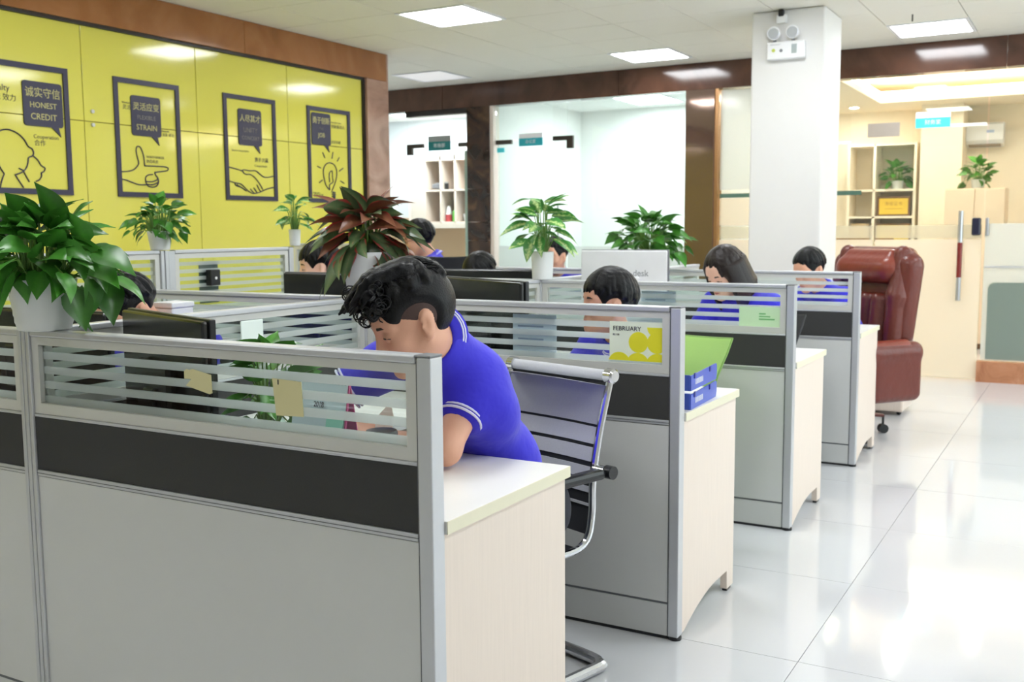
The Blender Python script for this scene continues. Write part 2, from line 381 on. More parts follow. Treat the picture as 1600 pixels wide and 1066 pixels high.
# ------------------------------------------------------------------ ceiling lights (real lamps of the room)
CZ = 2.91
def ceiling_light(cx, cy_, label, M=glow, group=None, first=[None], z=CZ):
    if first[0] is not None and M is glow:
        return dup(first[0], (cx, cy_, z), label=label, group=group)
    t = thing('ceiling_light', label, 'ceiling light', (cx, cy_, z), group=group)
    f = MB()
    for a in (-1, 1):
        f.box(-0.298, 0.298, a * 0.285 - 0.013, a * 0.285 + 0.013, -0.008, 0.02); f.box(a * 0.285 - 0.013, a * 0.285 + 0.013, -0.272, 0.272, -0.008, 0.02)
    f.build('frame', white_pl, t, smooth=0)
    MB().box(-0.272, 0.272, -0.272, 0.272, -0.004, 0.02).build('diffuser', M, t, smooth=0)
    if M is glow: first[0] = t
    return t
LIGHTS = [(-3.1, 4.87, 'bright square LED panel in the ceiling left of centre, nearest one in view'),
          (-2.5, 7.27, 'bright square LED panel in the ceiling above the brown back header, middle of the view'),
          (-0.1, 7.27, 'bright square LED panel in the ceiling right of the white pillar')]
for x, y, l in LIGHTS: ceiling_light(x, y, l, group='LED panels in the suspended ceiling')
ceiling_light(-4.9, 7.27, 'unlit grey square ceiling panel given a faint glow, near the corner of the yellow wall', glow_dim)
for x, y in [(-3.1, 2.47), (-0.7, 2.47), (1.7, 2.47), (-3.1, 0.07), (-0.7, 0.07), (1.7, 0.07), (-3.1, -2.33), (-0.7, 4.87), (1.7, 4.87), (2.3, 7.27)]:
    ceiling_light(x, y, 'bright square LED ceiling panel outside the frame, overhead or to the side', group='LED panels outside the frame')

# ------------------------------------------------------------------ floor
fl = shell('floor'); bx('floor_base', grout, fl, -7.6, 3.6, -4.4, 12.2, -0.12, -0.006)
tm = MB().box(-0.3988, 0.3988, -0.3988, 0.3988, -0.012, 0.0).mesh('floor_tile'); tm.materials.append(floor_tile_m)
for i in range(-10, 4):
    for j in range(-7, 9):
        cx, cyy = 0.385 + 0.8 * (i + 0.5), 1.41 + 0.8 * (j + 0.5)
        if cx < -4.9 and cyy < 5.6: continue
        o = link('floor_tile', tm, fl); o.location = (cx, cyy, 0); o.rotation_euler = (RND.uniform(-.0006, .0006), RND.uniform(-.0006, .0006), 0)
bx('back_room_floor', floor_tile_m, fl, -7.6, 3.6, 8.21, 12.2, -0.006, 0.0)

# ------------------------------------------------------------------ ceiling
ce = shell('ceiling'); bx('ceiling_deck', ceil_gap, ce, -7.6, 3.6, -4.4, 7.96, CZ + 0.012, CZ + 0.1)
tm = MB().box(-0.2965, 0.2965, -0.2965, 0.2965, 0.0, 0.015).mesh('ceiling_tile'); tm.materials.append(ceil_m)
used = {(round(l.location.x, 1), round(l.location.y, 1)) for l in COL.objects if l.name.startswith('ceiling_light')}
for i in range(-13, 6):
    for j in range(-15, 6):
        cx, cyy = 0.2 + 0.6 * (i + 0.5), 4.57 + 0.6 * (j + 0.5)
        if cyy < 3.0 or (cx < -4.9 and cyy < 5.8) or cx > 1.9 or cyy > 7.9: continue
        if (round(cx, 1), round(cyy, 1)) in used: continue
        o = link('ceiling_tile', tm, ce); o.location = (cx, cyy, CZ); o.rotation_euler = (RND.uniform(-.002, .002), RND.uniform(-.002, .002), 0)
sf = MB()                                     # the rest of the ceiling, out of view
sf.box(-4.9, 3.6, -4.4, 2.76, CZ + 0.004, CZ + 0.01); sf.box(2.0, 3.6, 2.76, 7.9, CZ + 0.004, CZ + 0.01)
sf.build('ceiling_field', ceil_m, ce, smooth=0)
bx('ceiling_edge', ceil_m, ce, -7.6, 3.6, 7.56, 7.94, CZ + 0.004, CZ + 0.01)
bx('sprinkler_rod', ceil_gap, ce, -0.155, -0.145, 6.62, 6.63, CZ - 0.05, CZ)

# ------------------------------------------------------------------ left wall with yellow panels
YX = -4.545
wl = shell('wall_left')
bx('wall_core', shaded_stone, wl, -4.9, -4.562, -4.4, 5.95, 0, CZ)
ys = [5.64 - 0.957 * k for k in range(0, 9)]
for k in range(8):
    for z0, z1 in ((0.0, 2.048), (2.052, 2.648)):
        MB().box(-4.56, YX, ys[k + 1] + 0.003, ys[k] - 0.003, z0, z1).build('yellow_panel', yellow_m, wl, smooth=0, bevel=0.002)
bx('dark_trim', black_line, wl, -4.56, -4.525, -4.4, 5.66, 2.648, 2.668)  # black trim line under the header, and beside the pilaster below
bx('dark_trim', black_line, wl, -4.56, -4.525, 5.64, 5.665, 0, 2.648)
for a, b in ((-4.4, -0.6), (-0.596, 2.2), (2.204, 4.18), (4.184, 5.95)):
    bx('stone_header', brown_stone, wl, -4.56, -4.50, a, b, 2.668, CZ - 0.002, 0.002)
bx('stone_pilaster', pale_stone, wl, -4.56, -4.50, 5.665, 5.95, 0, 2.666, 0.002)
bx('stone_return', pale_stone, wl, -4.9, -4.50, 5.95, 5.975, 0, CZ - 0.002, 0.002)
for z in (2.03, 2.115): MB().cyl((YX, 2.83, z), (YX + 0.012, 2.83, z), 0.012).build('standoff_screw', steel, wl)

# ------------------------------------------------------------------ outer walls out of view, white pillar
wr_ = shell('wall_right')
for a in ((3.6, 3.75, -4.4, 12.2, 0, 0.75), (3.6, 3.75, -4.4, 12.2, 2.75, 3.0), (3.6, 3.75, 7.6, 12.2, 0.75, 2.75), (3.6, 3.75, -4.4, -3.6, 0.75, 2.75)): bx('wall_section', white_wall, wr_, *a)
bx('wall_section', white_wall, wr_, 3.6, 3.75, -3.6, 0.88, 0.75, 2.75)
for k in range(2, 5):  # unseen windows added so daylight brightens the ceiling and walls
    added_win = shell('window_%d' % (5 + k)); y0 = -3.6 + 2.24 * k
    bx('pane', clear, added_win, 3.66, 3.67, y0 + 0.05, y0 + 2.19, 0.8, 2.7)
    for a in ((y0, y0 + 0.05, 0.75, 2.75), (y0 + 2.19, y0 + 2.24, 0.75, 2.75), (y0 + 0.05, y0 + 2.19, 0.75, 0.8), (y0 + 0.05, y0 + 2.19, 2.7, 2.75)): bx('window_frame', alu, added_win, 3.63, 3.70, *a)
bx('wall_rear', white_wall, None, -4.9, 3.6, -4.55, -4.4, 0, 3.0)['kind'] = 'structure'
bx('wall_corner', white_wall, None, -7.75, -7.6, 5.95, 12.2, 0, 3.0)['kind'] = 'structure'
bx('wall_side', white_wall, None, -7.6, -4.9, 5.8, 5.95, 0, 3.0)['kind'] = 'structure'
pl = bx('wall_pillar', pillar_m, None, -1.16, -0.63, 5.94, 6.48, 0, CZ - 0.004, 0.012); pl['kind'] = 'structure'

# ------------------------------------------------------------------ back wall: header, stone piers, glazing
BY = 7.94
wb = shell('wall_back')
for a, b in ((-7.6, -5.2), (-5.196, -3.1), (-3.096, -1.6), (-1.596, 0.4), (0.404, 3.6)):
    bx('stone_header', shaded_stone, wb, a, b, BY - 0.03, BY + 0.12, 2.655, CZ - 0.002, 0.002)
bx('dark_bar', black_line, wb, -5.72, -4.88, BY + 0.0, BY + 0.1, 2.60, 2.654)  # solid black bar under the header above the left door
for z0, z1 in ((0, 0.62), (0.623, 1.22), (1.223, 1.42), (1.423, 1.78), (1.783, 2.655)):
    bx('stone_pier', pier_stone, wb, -4.885, -4.60, BY - 0.035, BY + 0.16, z0, z1, 0.003)
bx('door_jamb', lam_wood, wb, -4.60, -4.555, BY - 0.02, BY + 0.1, 0, 2.655)
bx('bronze_pier', bronze, wb, -2.39, -2.10, BY - 0.035, BY + 0.16, 0, 2.655, 0.004)
bx('brass_jamb', brass, wb, -2.10, -2.065, BY - 0.02, BY + 0.1, 0, 2.655)
def pane(n, M, x0, x1, z0, z1):
    o = shell('window_%d' % n); bx('pane', M, o, x0, x1, BY + 0.03, BY + 0.042, z0, z1); return o
w1 = pane(1, clear, -7.5, -5.72, 0.02, 2.655); bx('rail', alu, w1, -7.5, -5.72, BY + 0.02, BY + 0.05, 0, 0.02)
w2 = pane(2, clear, -5.715, -4.89, 2.292, 2.655)
w3 = pane(3, milky, -4.55, -3.70, 2.292, 2.655)
w4 = pane(4, milky, -3.695, -2.395, 0.02, 2.655); bx('rail', alu, w4, -3.695, -2.395, BY + 0.02, BY + 0.05, 0, 0.02)
bx('frosted_film', film_white, w4, -3.69, -2.40, BY + 0.024, BY + 0.027, 0.03, 1.16)
w5 = pane(5, clear, -2.06, -0.62, 0.02, 2.655); bx('rail', alu, w5, -2.06, -0.62, BY + 0.02, BY + 0.05, 0, 0.02)
bx('frosted_film', film_cream, w5, -2.055, -0.63, BY + 0.024, BY + 0.027, 0.03, 1.225)
bx('frosted_film_upper', film_white, w5, -2.055, -1.2, BY + 0.024, BY + 0.027, 1.70, 2.64)
bx('cream_film', film_cream, w5, -2.055, -1.2, BY + 0.024, BY + 0.027, 1.36, 1.62)
bx('green_band', mat('dark green film band', rgb(78, 110, 96), 0.4), w5, -2.055, -0.74, BY + 0.022, BY + 0.0235, 1.625, 1.665)
bx('film_band', film_band, w5, -2.055, -0.63, BY + 0.024, BY + 0.027, 1.235, 1.35)
bx('gold_line', brass, w5, -0.95, -0.66, BY + 0.020, BY + 0.023, 1.226, 1.236)
w6 = pane(6, clear, 0.285, 2.6, 0.18, 2.655)
bx('wood_base', wood_base, w6, 0.265, 2.6, BY - 0.01, BY + 0.09, 0, 0.178)
bx('white_film', film_white, w6, 0.29, 2.6, BY + 0.024, BY + 0.027, 0.19, 1.36)
MB().prism([(0.33, 0.2), (2.6, 0.2), (2.6, 0.86), (0.37, 0.86), (0.345, 0.845), (0.33, 0.81)], BY + 0.012, BY + 0.016, axis=1).build('grey_green_film', film_grey, w6, smooth=0)
bx('rail', alu, w6, 0.3, 2.6, BY + 0.014, BY + 0.024, 0.985, 1.0)
def patch(parent, x0, x1, z0, z1, leg, hinge_left=True):
    mb = MB().box(x0, x1, BY + 0.018, BY + 0.055, z1 - 0.045, z1)
    if leg: mb.box(x0 if hinge_left else x1 - 0.07, x0 + 0.07 if hinge_left else x1, BY + 0.019, BY + 0.054, z0, z1 - 0.045)
    return mb.build('corner_clamp', mat('dark clamp metal', rgb(62, 56, 48), 0.4, metal=0.3), parent, smooth=0)
d1 = shell('door_1'); bx('door_leaf', clear, d1, -5.68, -4.955, BY + 0.03, BY + 0.042, 0.01, 2.275)
bx('glass_edge', green_edge, d1, -4.955, -4.90, BY + 0.028, BY + 0.044, 0.01, 2.2)
patch(d1, -5.72, -5.50, 2.18, 2.30, True); patch(d1, -5.03, -4.89, 2.2, 2.29, False)
d2 = shell('door_2'); bx('door_leaf', milky, d2, -4.53, -3.705, BY + 0.03, BY + 0.042, 0.01, 2.275)
bx('frosted_film', film_white, d2, -4.525, -3.71, BY + 0.024, BY + 0.027, 0.02, 1.16)
patch(d2, -4.55, -4.36, 2.2, 2.29, False); patch(d2, -3.86, -3.63, 2.17, 2.30, True, False)
MB().cyl((-3.79, BY + 0.0, 1.05), (-3.79, BY + 0.0, 1.58), 0.011).box(-3.797, -3.783, BY, BY + 0.03, 1.12, 1.14).box(-3.797, -3.783, BY, BY + 0.03, 1.5, 1.52).build('door_handle', steel, d2)
d3 = shell('door_3'); bx('door_leaf', clear, d3, -0.615, 0.268, BY + 0.03, BY + 0.042, 0.01, 2.645)
bx('frosted_film', film_cream, d3, -0.61, 0.262, BY + 0.024, BY + 0.027, 0.02, 1.225)
bx('film_band', film_band, d3, -0.61, 0.262, BY + 0.024, BY + 0.027, 1.235, 1.35)
bx('gold_line', brass, d3, -0.61, -0.45, BY + 0.02, BY + 0.023, 1.226, 1.236)
bx('clamp_plate', mat('grey clamp plate', rgb(168, 158, 148), 0.4), d3, -0.70, -0.43, BY + 0.015, BY + 0.023, 2.13, 2.25)
hx = 0.10
MB().cyl((hx, BY - 0.03, 1.20), (hx, BY - 0.03, 1.47), 0.02).cyl((hx, BY - 0.03, 0.70), (hx, BY - 0.03, 0.90), 0.02).box(hx - .008, hx + .008, BY - .03, BY + .03, 1.38, 1.40).box(hx - .008, hx + .008, BY - .03, BY + .03, .76, .78).build('door_handle', steel, d3)
MB().cyl((hx, BY - 0.03, 0.90), (hx, BY - 0.03, 1.20), 0.021).build('handle_grip', mat('dark red lacquer', rgb(120, 36, 34), 0.25), d3.children[-1])
MB().box(0.185, 0.255, BY - 0.02, BY + 0.06, 1.26, 1.41).build('door_lock', mat('navy black lock', rgb(34, 36, 56), 0.2), d3, smooth=0, bevel=0.012)
bx('strike_plate', steel, w6, 0.29, 0.315, BY - 0.005, BY + 0.05, 1.26, 1.41, 0.004)

# door signs
def sign(name, label, x0, x1, z0, z1, M, words, white=True):
    t = thing(name, label, 'sign', ((x0 + x1) / 2, BY + 0.018, z0)); wd = (x1 - x0) / 2; h = z1 - z0; s = h * 0.38
    bx('name_plate', M, t, -wd, wd, -0.006, 0.008, 0, h - s); bx('header_strip', white_pl if white else mat('grey strip', rgb(150, 154, 150), .5), t, -wd, wd, -0.006, 0.008, h - s, h)
    text(words, (h - s) * 0.52, white_pl, t, (0, -0.0068, (h - s) * 0.52), (1, 0, 0), (0, 0, 1), sx=1.0)
sign('door_sign', 'teal door sign with a grey top strip above the left glass door', -5.42, -5.13, 2.215, 2.375, teal_dk, '市场部', False)
sign('door_sign', 'teal door sign with a white top strip above the middle frosted door', -4.26, -3.98, 2.215, 2.345, teal, '办公室')
sign('door_sign', 'bright cyan and white door sign on the right glass door by the red handle', -0.30, -0.02, 2.19, 2.325, teal_lt, '财务室')
t = thing('door_sticker', 'small pale blue sticker at the top hinge of the middle glass door', 'sticker', (-4.49, BY + 0.024, 2.16)); bx('sticker_sheet', teal_lt, t, -0.045, 0.045, -0.002, 0.002, 0, 0.05)

# ------------------------------------------------------------------ rooms behind the glass
bk = shell('wall_back_rooms')
bx('partition_wall', white_wall, bk, -4.86, -4.62, BY + 0.16, 10.2, 0, 2.9)
bx('partition_wall', white_wall, bk, -2.33, -2.16, BY + 0.16, 11.8, 0, 2.9)
bx('left_room_wall', cool_wall, bk, -7.6, -4.72, 9.85, 10.0, 0, 2.95)
bx('middle_room_wall', white_wall, bk, -4.62, -2.3, 10.2, 10.35, 0, 2.95)
bx('right_room_wall', cream_wall, bk, -2.2, 3.6, 11.7, 11.85, 0, 3.05)
bx('wood_wall_panel', mat('tan wood panel', rgb(190, 156, 118), 0.5, var=.05, stretch=(1, 1, 8)), bk, -7.5, -5.2, 9.82, 9.85, 0, 1.50)
ce2 = shell('ceiling_back_rooms')
bx('left_room_ceiling', white_wall, ce2, -7.6, -4.75, BY + 0.1, 9.85, 2.80, 2.9)
bx('middle_room_ceiling', white_wall, ce2, -4.75, -2.25, BY + 0.1, 10.2, 2.80, 2.9)
bx('raised_ceiling', mat('warm pink ceiling', rgb(246, 226, 210), .8), ce2, -2.2, 3.6, BY + 0.1, 11.7, 2.98, 3.05)
bx('soffit', cream_wall, ce2, -2.2, -1.10, BY + 0.1, 11.7, 2.74, 2.80)
bx('soffit', cream_wall, ce2, -1.10, 3.6, 10.75, 11.7, 2.74, 2.80)
bx('soffit', cream_wall, ce2, -1.10, 3.6, BY + 0.12, BY + 0.3, 2.74, 2.80)
t = thing('cove_light', 'warm glowing cove strip round the raised ceiling of the right room', 'light', (-1.1, 10.75, 2.80))
bx('led_strip', glow_warm, t, 0.0, 4.6, -0.02, 0.02, 0.0, 0.06); bx('led_strip', glow_warm, t, -0.02, 0.0, -2.4, 0.02, 0.0, 0.06)
for x, y, z, l in ((-1.45, 11.05, 2.74, 'small round downlight in the soffit left of the glowing cove'), (-0.52, 10.2, 2.98, 'small round downlight in the raised ceiling above the cyan door sign'), (0.15, 10.0, 2.98, 'small round downlight in the raised ceiling at the right edge'), (-1.6, 9.2, 2.74, 'added fill downlight in the soffit behind the white pillar'), (-0.5, 9.0, 2.98, 'added fill downlight near the glass front of the right room')):  # the last two downlights are added to brighten the right room
    t = thing('downlight', l, 'ceiling light', (x, y, z)); MB().lathe([(0.05, -0.006), (0.062, -0.006), (0.062, 0.0), (0.05, 0.0)], closed_ends=False).build('trim_ring', white_pl, t); MB().cyl((0, 0, -0.004), (0, 0, 0.0), 0.05).build('lamp_lens', glow_spot, t)
for x, y, M, l in ((-6.5, 9.1, glow_left, 'added bright LED panel lighting up the left glass room'), (-5.6, 8.9, glow_left, 'bright cool LED panel in the ceiling of the left glass room'), (-3.4, 9.0, glow_cool, 'cool LED panel in the ceiling of the middle frosted room'), (-3.4, 9.85 - .3, glow_cool, 'added cool LED panel lighting up the back of the middle frosted room')):  # second left and middle panels are added to brighten those rooms
    t = ceiling_light(x, y, l, M, z=2.80)
# ------------------------------------------------------------------ cubicle partitions
S = 1.397; SX = -1.26; H0 = 1.094
def partition(label, p0, p1, H=H0, gl=(0.905, 1.056), period=0.0378, group=None, end_post=False, post0=False):
    d = Vector((p1[0] - p0[0], p1[1] - p0[1])); Ln = d.length
    t = thing('cubicle_partition', label, 'partition', (p0[0], p0[1], 0), math.atan2(d.y, d.x), group)
    e = Ln; a = 0.0
    if end_post:
        bx('end_post', alu, t, Ln - 0.034, Ln, -0.022, 0.022, 0.012, H - 0.004, 0.003); bx('post_groove', alu_dk, t, Ln - 0.038, Ln - 0.034, -0.018, 0.018, 0.012, H - 0.012); e = Ln - 0.038
        MB().lathe([(0.022, 0), (0.022, 0.01), (0.012, 0.014), (0.012, 0.03)], 14, (Ln - 0.017, 0, 0)).build('levelling_foot', black_pl, t.children[-2])
        bx('post_cap', mat('grey end cap', rgb(120, 122, 126), .5), t, Ln - 0.04, Ln, -0.0225, 0.0225, H - 0.004, H + 0.001, 0.002)
    if post0:
        bx('start_post', alu, t, 0, 0.04, -0.024, 0.024, 0, H - 0.004, 0.003); a = 0.042
    bx('top_cap', alu, t, a, e, -0.022, 0.022, H - 0.017, H, 0.004)
    bx('top_rail', alu_light, t, a, e, -0.016, 0.016, gl[1], H - 0.018)
    bx('bottom_rail', alu_light, t, a, e, -0.016, 0.016, gl[0] - 0.027, gl[0])
    for q in (a, e - 0.026): bx('glass_stile', alu_light, t, q, q + 0.026, -0.016, 0.016, gl[0], gl[1])
    bx('lower_trim', alu, t, a, e, -0.019, 0.019, gl[0] - 0.036, gl[0] - 0.028, 0.002)
    bx('glass_pane', striped_glass('striped glass %.2f' % H, gl[0], period), t, a + 0.026, e - 0.026, -0.003, 0.003, gl[0], gl[1])
    fb = gl[0] - 0.037; bx('fabric_panel', fabric_dk, t, a, e, -0.017, 0.017, 0.73, fb)
    bx('middle_rail', alu, t, a, e, -0.02, 0.02, 0.713, 0.729, 0.002); bx('rail_groove', alu_dk, t, a, e, -0.0205, 0.0205, 0.7195, 0.7215)
    bx('lower_panel', lam_white, t, a, e, -0.017, 0.017, 0.126, 0.711)
    bx('kick_rail', alu_dk, t, a, e, -0.017, 0.017, 0.119, 0.125); bx('kick_plate', lam_white, t, a, e, -0.0165, 0.0165, 0.012, 0.118); bx('floor_seal', black_pl, t, a, e, -0.015, 0.015, 0.001, 0.011)
    return t
RL = ['striped glass cubicle partition nearest the camera with two sticky notes on it', 'striped glass cubicle partition with the yellow calendar, second row from the camera', 'striped glass cubicle partition with the pale green card, third row from the camera', 'striped glass cubicle partition beside the brown leather chair, farthest row']
LL = ['striped glass cubicle partition at the left edge below the big potted pothos', 'low striped partition running left from the potted red leaved plant', 'low striped partition left of the variegated plant pot, white bottles on it', 'far low partition in front of the dark stone pier']
GP = 'waist high cubicle partitions with striped glass'
for i in range(4):
    partition(RL[i], (SX + 0.024, i * S), (0.004, i * S), group=GP, end_post=True)
    partition(LL[i], (SX - 0.024, i * S), (-2.52, i * S), group=GP)
SL = ['spine partition running back from the big pothos pot behind the near glass', 'spine partition between the red leaved plant and the variegated plant', 'spine partition behind the white monitor', 'far stub of the spine partition beyond the white monitor']
for i in range(4): partition(SL[i], (SX, i * S + 0.024), (SX, (i + 1) * S - 0.024) if i < 3 else (SX, 3 * S + 0.9), group=GP)
PLb = ['aluminium junction post under the big pothos pot at the left', 'aluminium junction post under the red leaved plant', 'aluminium junction post under the variegated plant', 'far aluminium junction post beyond the white monitor']
for i in range(4):
    t = thing('partition_post', PLb[i], 'post', (SX, i * S, 0), group='junction posts')
    for a in (-0.0165, 0.0, 0.0165): bx('post_rib', alu, t, a - 0.0068, a + 0.0068, -0.0235, 0.0235, 0.012, H0 - 0.002, 0.002)
    bx('post_core', alu_dk, t, -0.022, 0.022, -0.02, 0.02, 0.012, H0 - 0.005); bx('post_foot', black_pl, t, -0.02, 0.02, -0.02, 0.02, 0, 0.012)
TG = dict(H=1.258, gl=(0.975, 1.218), period=0.0347)
partition('tall white partition with a dark box on it, in front of the yellow wall', (-2.55, 1.60), (-2.55, 2.44), end_post=True, post0=True, **TG)
partition('tall white partition left of the small pothos pot, by the yellow wall', (-2.55, 0.06), (-2.55, 1.555), post0=False, **TG)
t = thing('partition_post', 'tall white post under the small pothos pot by the yellow wall', 'post', (-2.55, 1.578, 0)); 
for a in (-0.012, 0.012): bx('post_rib', alu, t, -0.026, 0.026, a - 0.0095, a + 0.0095, 0.0, 1.256, 0.003)
bx('post_core', alu_dk, t, -0.02, 0.02, -0.018, 0.018, 0, 1.25)
partition('tall striped partition behind the dark haired man near the yellow wall', (-3.5, 3.55), (-2.72, 3.55), end_post=True, **TG)

# ------------------------------------------------------------------ desks
def desk(label, y0, side=1, group='cubicle desks'):
    t = thing('desk', label, 'desk', (0, y0, 0), group=group)
    if side == 1:
        x0, x1, xr = SX + 0.026, 0.008, SX + 0.54
        poly = [(x0, 0.024), (x1, 0.024), (x1, 0.585), (xr + 0.12, 0.585), (xr + 0.035, 0.62), (xr, 0.705), (xr, 1.36), (x0, 1.36)]
        arch = [(0.024, 0.003), (0.05, 0.003)] + [(0.05 + 0.44 * q / 14, 0.003 + 0.075 * math.sin(PI * (q / 14) ** 0.8) ** 0.6) for q in range(1, 14)] + [(0.49, 0.003), (0.573, 0.003), (0.573, 0.7215), (0.024, 0.7215)]
        arch = [(0.024, 0.012), (0.05, 0.012)] + [(0.05 + 0.45 * q / 14, 0.012 + 0.07 * math.sin(PI * 0.5 * min(1, (q / 14) * 1.35)) ** 0.9) for q in range(1, 15)] + [(0.503, 0.012), (0.573, 0.012), (0.573, 0.7215), (0.024, 0.7215)]
        MB().prism(arch, -0.026, 0.0, axis=0).build('end_panel', lam_wood, t, smooth=0, bevel=0.0012)
        bx('foot_pad', black_pl, t, -0.022, -0.004, 0.515, 0.56, 0.0, 0.012)
        bx('edge_band', lam_edge, t, 0.008, 0.0095, 0.024, 0.585, 0.7225, 0.7495)
        bx('return_panel', lam_wood, t, x0 + 0.01, xr - 0.02, 1.33, 1.355, 0.003, 0.7215)
        bx('edge_band', lam_edge, t, xr + 0.12, 0.008, 0.585, 0.5865, 0.7225, 0.7495)
    else:
        x0, x1, xr = -2.50, SX - 0.026, SX - 0.54
        poly = [(x0, 0.024), (x1, 0.024), (x1, 1.36), (xr, 1.36), (xr, 0.705), (xr - 0.035, 0.62), (xr - 0.12, 0.585), (x0, 0.585)]
        bx('end_panel', lam_wood, t, x0 + 0.01, x0 + 0.035, 0.03, 0.573, 0.003, 0.7215); bx('return_panel', lam_wood, t, xr + 0.02, x1 - 0.01, 1.33, 1.355, 0.003, 0.7215)
    MB().prism(poly, 0.722, 0.75, axis=2).build('desktop', lam_top, t, smooth=0, bevel=0.0015)
    return t
for i, l in enumerate(['L shaped desk of the nearest man in blue, its pale end panel facing the aisle', 'L shaped desk with the blue file trays on its corner', 'L shaped desk of the long haired woman, third end panel along the aisle', 'L shaped desk beside the brown leather chair, farthest end panel']): desk(l, i * S)
for i, l in enumerate(['left side desk behind the big pothos, where a woman bends down', 'left side desk with the wide black monitor, second row', 'left side desk beyond the white bottles, third row']): desk(l, i * S, -1)

# ------------------------------------------------------------------ posters on the yellow wall
def uvmap(c):
    (tlx, tly), (trx, tr_y), (blx, bly), (brx, bry) = c
    def f(px, py):
        u, v = 0.5, 0.5
        for _ in range(6):
            yt = tly + (tr_y - tly) * u; yb = bly + (bry - bly) * u; v = (yb - py) / (yb - yt)
            xl = blx + (tlx - blx) * v; xr = brx + (trx - brx) * v; u = (px - xl) / (xr - xl)
        return u, v
    return f
def poster(label, y0, corners, crop, scale, bubble, tail, words, notes, lines, z0=1.575, z1=2.36, w=0.555):
    t = thing('wall_poster', label, 'poster', (YX, y0, z0), group='navy framed sayings on the yellow wall'); h = z1 - z0; f = uvmap(corners)
    def P(x, y): u, v = f(crop[0] + x / scale, crop[1] + y / scale); return u * w, v * h
    bw = 0.034
    for n, a in (('frame_side', (0, bw, 0, h)), ('frame_side', (w - bw, w, 0, h)), ('frame_rail', (bw, w - bw, h - bw, h)), ('frame_rail', (bw, w - bw, 0, bw))):
        bx(n, navy, t, 0.0005, 0.012, *a)
    (x0, yb), (x1, yt) = P(bubble[0], bubble[3]), P(bubble[2], bubble[1]); r = 0.02; pts = []
    for cx, cyv, a0 in ((x1 - r, yt - r, 0), (x0 + r, yt - r, 90), (x0 + r, yb + r, 180), (x1 - r, yb + r, 270)):
        pts += [(cx + r * math.cos(math.radians(a0 + q * 18)), cyv + r * math.sin(math.radians(a0 + q * 18))) for q in range(6)]
    MB().prism(pts, 0.0005, 0.008, axis=0).prism([(x1 - 0.085, yb + 0.002), (x1 - 0.035, yb + 0.002), (x1 - 0.02, yb - 0.055)], 0.0005, 0.0078, axis=0).build('speech_bubble', navy, t, smooth=0); bub = t.children[-1]
    bw_, bh = x1 - x0, yt - yb; cx = (x0 + x1) / 2
    for s_, fy, sz, M in words:
        o = text(s_, sz * bh, M, bub, (0.0086, cx, yb + fy * bh), (0, 1, 0), (0, 0, 1))
        wd = o.dimensions.y
        if wd > bw_ * 0.88:
            k = bw_ * 0.88 / wd
            for v_ in o.data.vertices: v_.co.y = cx + (v_.co.y - cx) * k
    for s_, x, y, sz in notes: text(s_, sz, ink, t, (0.001, *P(x, y)), (0, 1, 0), (0, 0, 1), align='LEFT', name='caption', ext=0.0004)
    mb = MB()
    for ln in lines:
        p3 = [Vector((0.004, *P(x, y))) for x, y in ln]
        if len(p3) > 2:
            q = []
            for i in range(len(p3) - 1):
                a, b, c, d = p3[max(i - 1, 0)], p3[i], p3[i + 1], p3[min(i + 2, len(p3) - 1)]
                for k in range(3):
                    s_ = k / 3; q.append(0.5 * ((2 * b) + (c - a) * s_ + (2 * a - 5 * b + 4 * c - d) * s_ ** 2 + (3 * b - a - 3 * c + d) * s_ ** 3))
            p3 = q + [p3[-1]]
        mb.tube(p3, 0.0042, 6)
    mb.build('line_art', navy, t)
    return t
C1 = ((-10, 100), (104, 112), (-8, 309), (110, 309)); C2 = ((175.5, 122), (276.5, 134.5), (184.5, 309), (282, 310))
C3 = ((347, 144.5), (428, 153), (353, 309), (431, 309)); C4 = ((478, 162.5), (545, 170.5), (482, 312), (548, 312))
poster('navy framed saying with two head profiles, leftmost on the yellow wall', 2.10, C1, (0, 120), 5.33, (215, 90, 508, 435), None,
       [('诚实守信', .74, .24, pale_print), ('HONEST', .47, .18, pale_print), ('CREDIT', .21, .2, pale_print)],
       [('Loyalty', -45, 125, 0.052), ('忠诚 效力', -45, 205, 0.045), ('Cooperation', 285, 525, 0.034), ('合作', 290, 580, 0.04)],
       [[(0, 560), (15, 510), (60, 481), (110, 480), (170, 510), (215, 560), (240, 610), (270, 630), (280, 665), (268, 690), (240, 705), (235, 745), (220, 790), (190, 825), (135, 850)], [(135, 850), (165, 905), (195, 955)],
        [(0, 720), (25, 790), (55, 845)], [(55, 845), (35, 900), (20, 965)], [(-40, 640), (-20, 600), (0, 560)], [(-40, 640), (-25, 690), (0, 720)], [(278, 690), (310, 720), (335, 765), (364, 785), (356, 815), (335, 828), (336, 852), (318, 885), (290, 900)], [(165, 795), (200, 812)], [(200, 820), (215, 855), (240, 905)]])
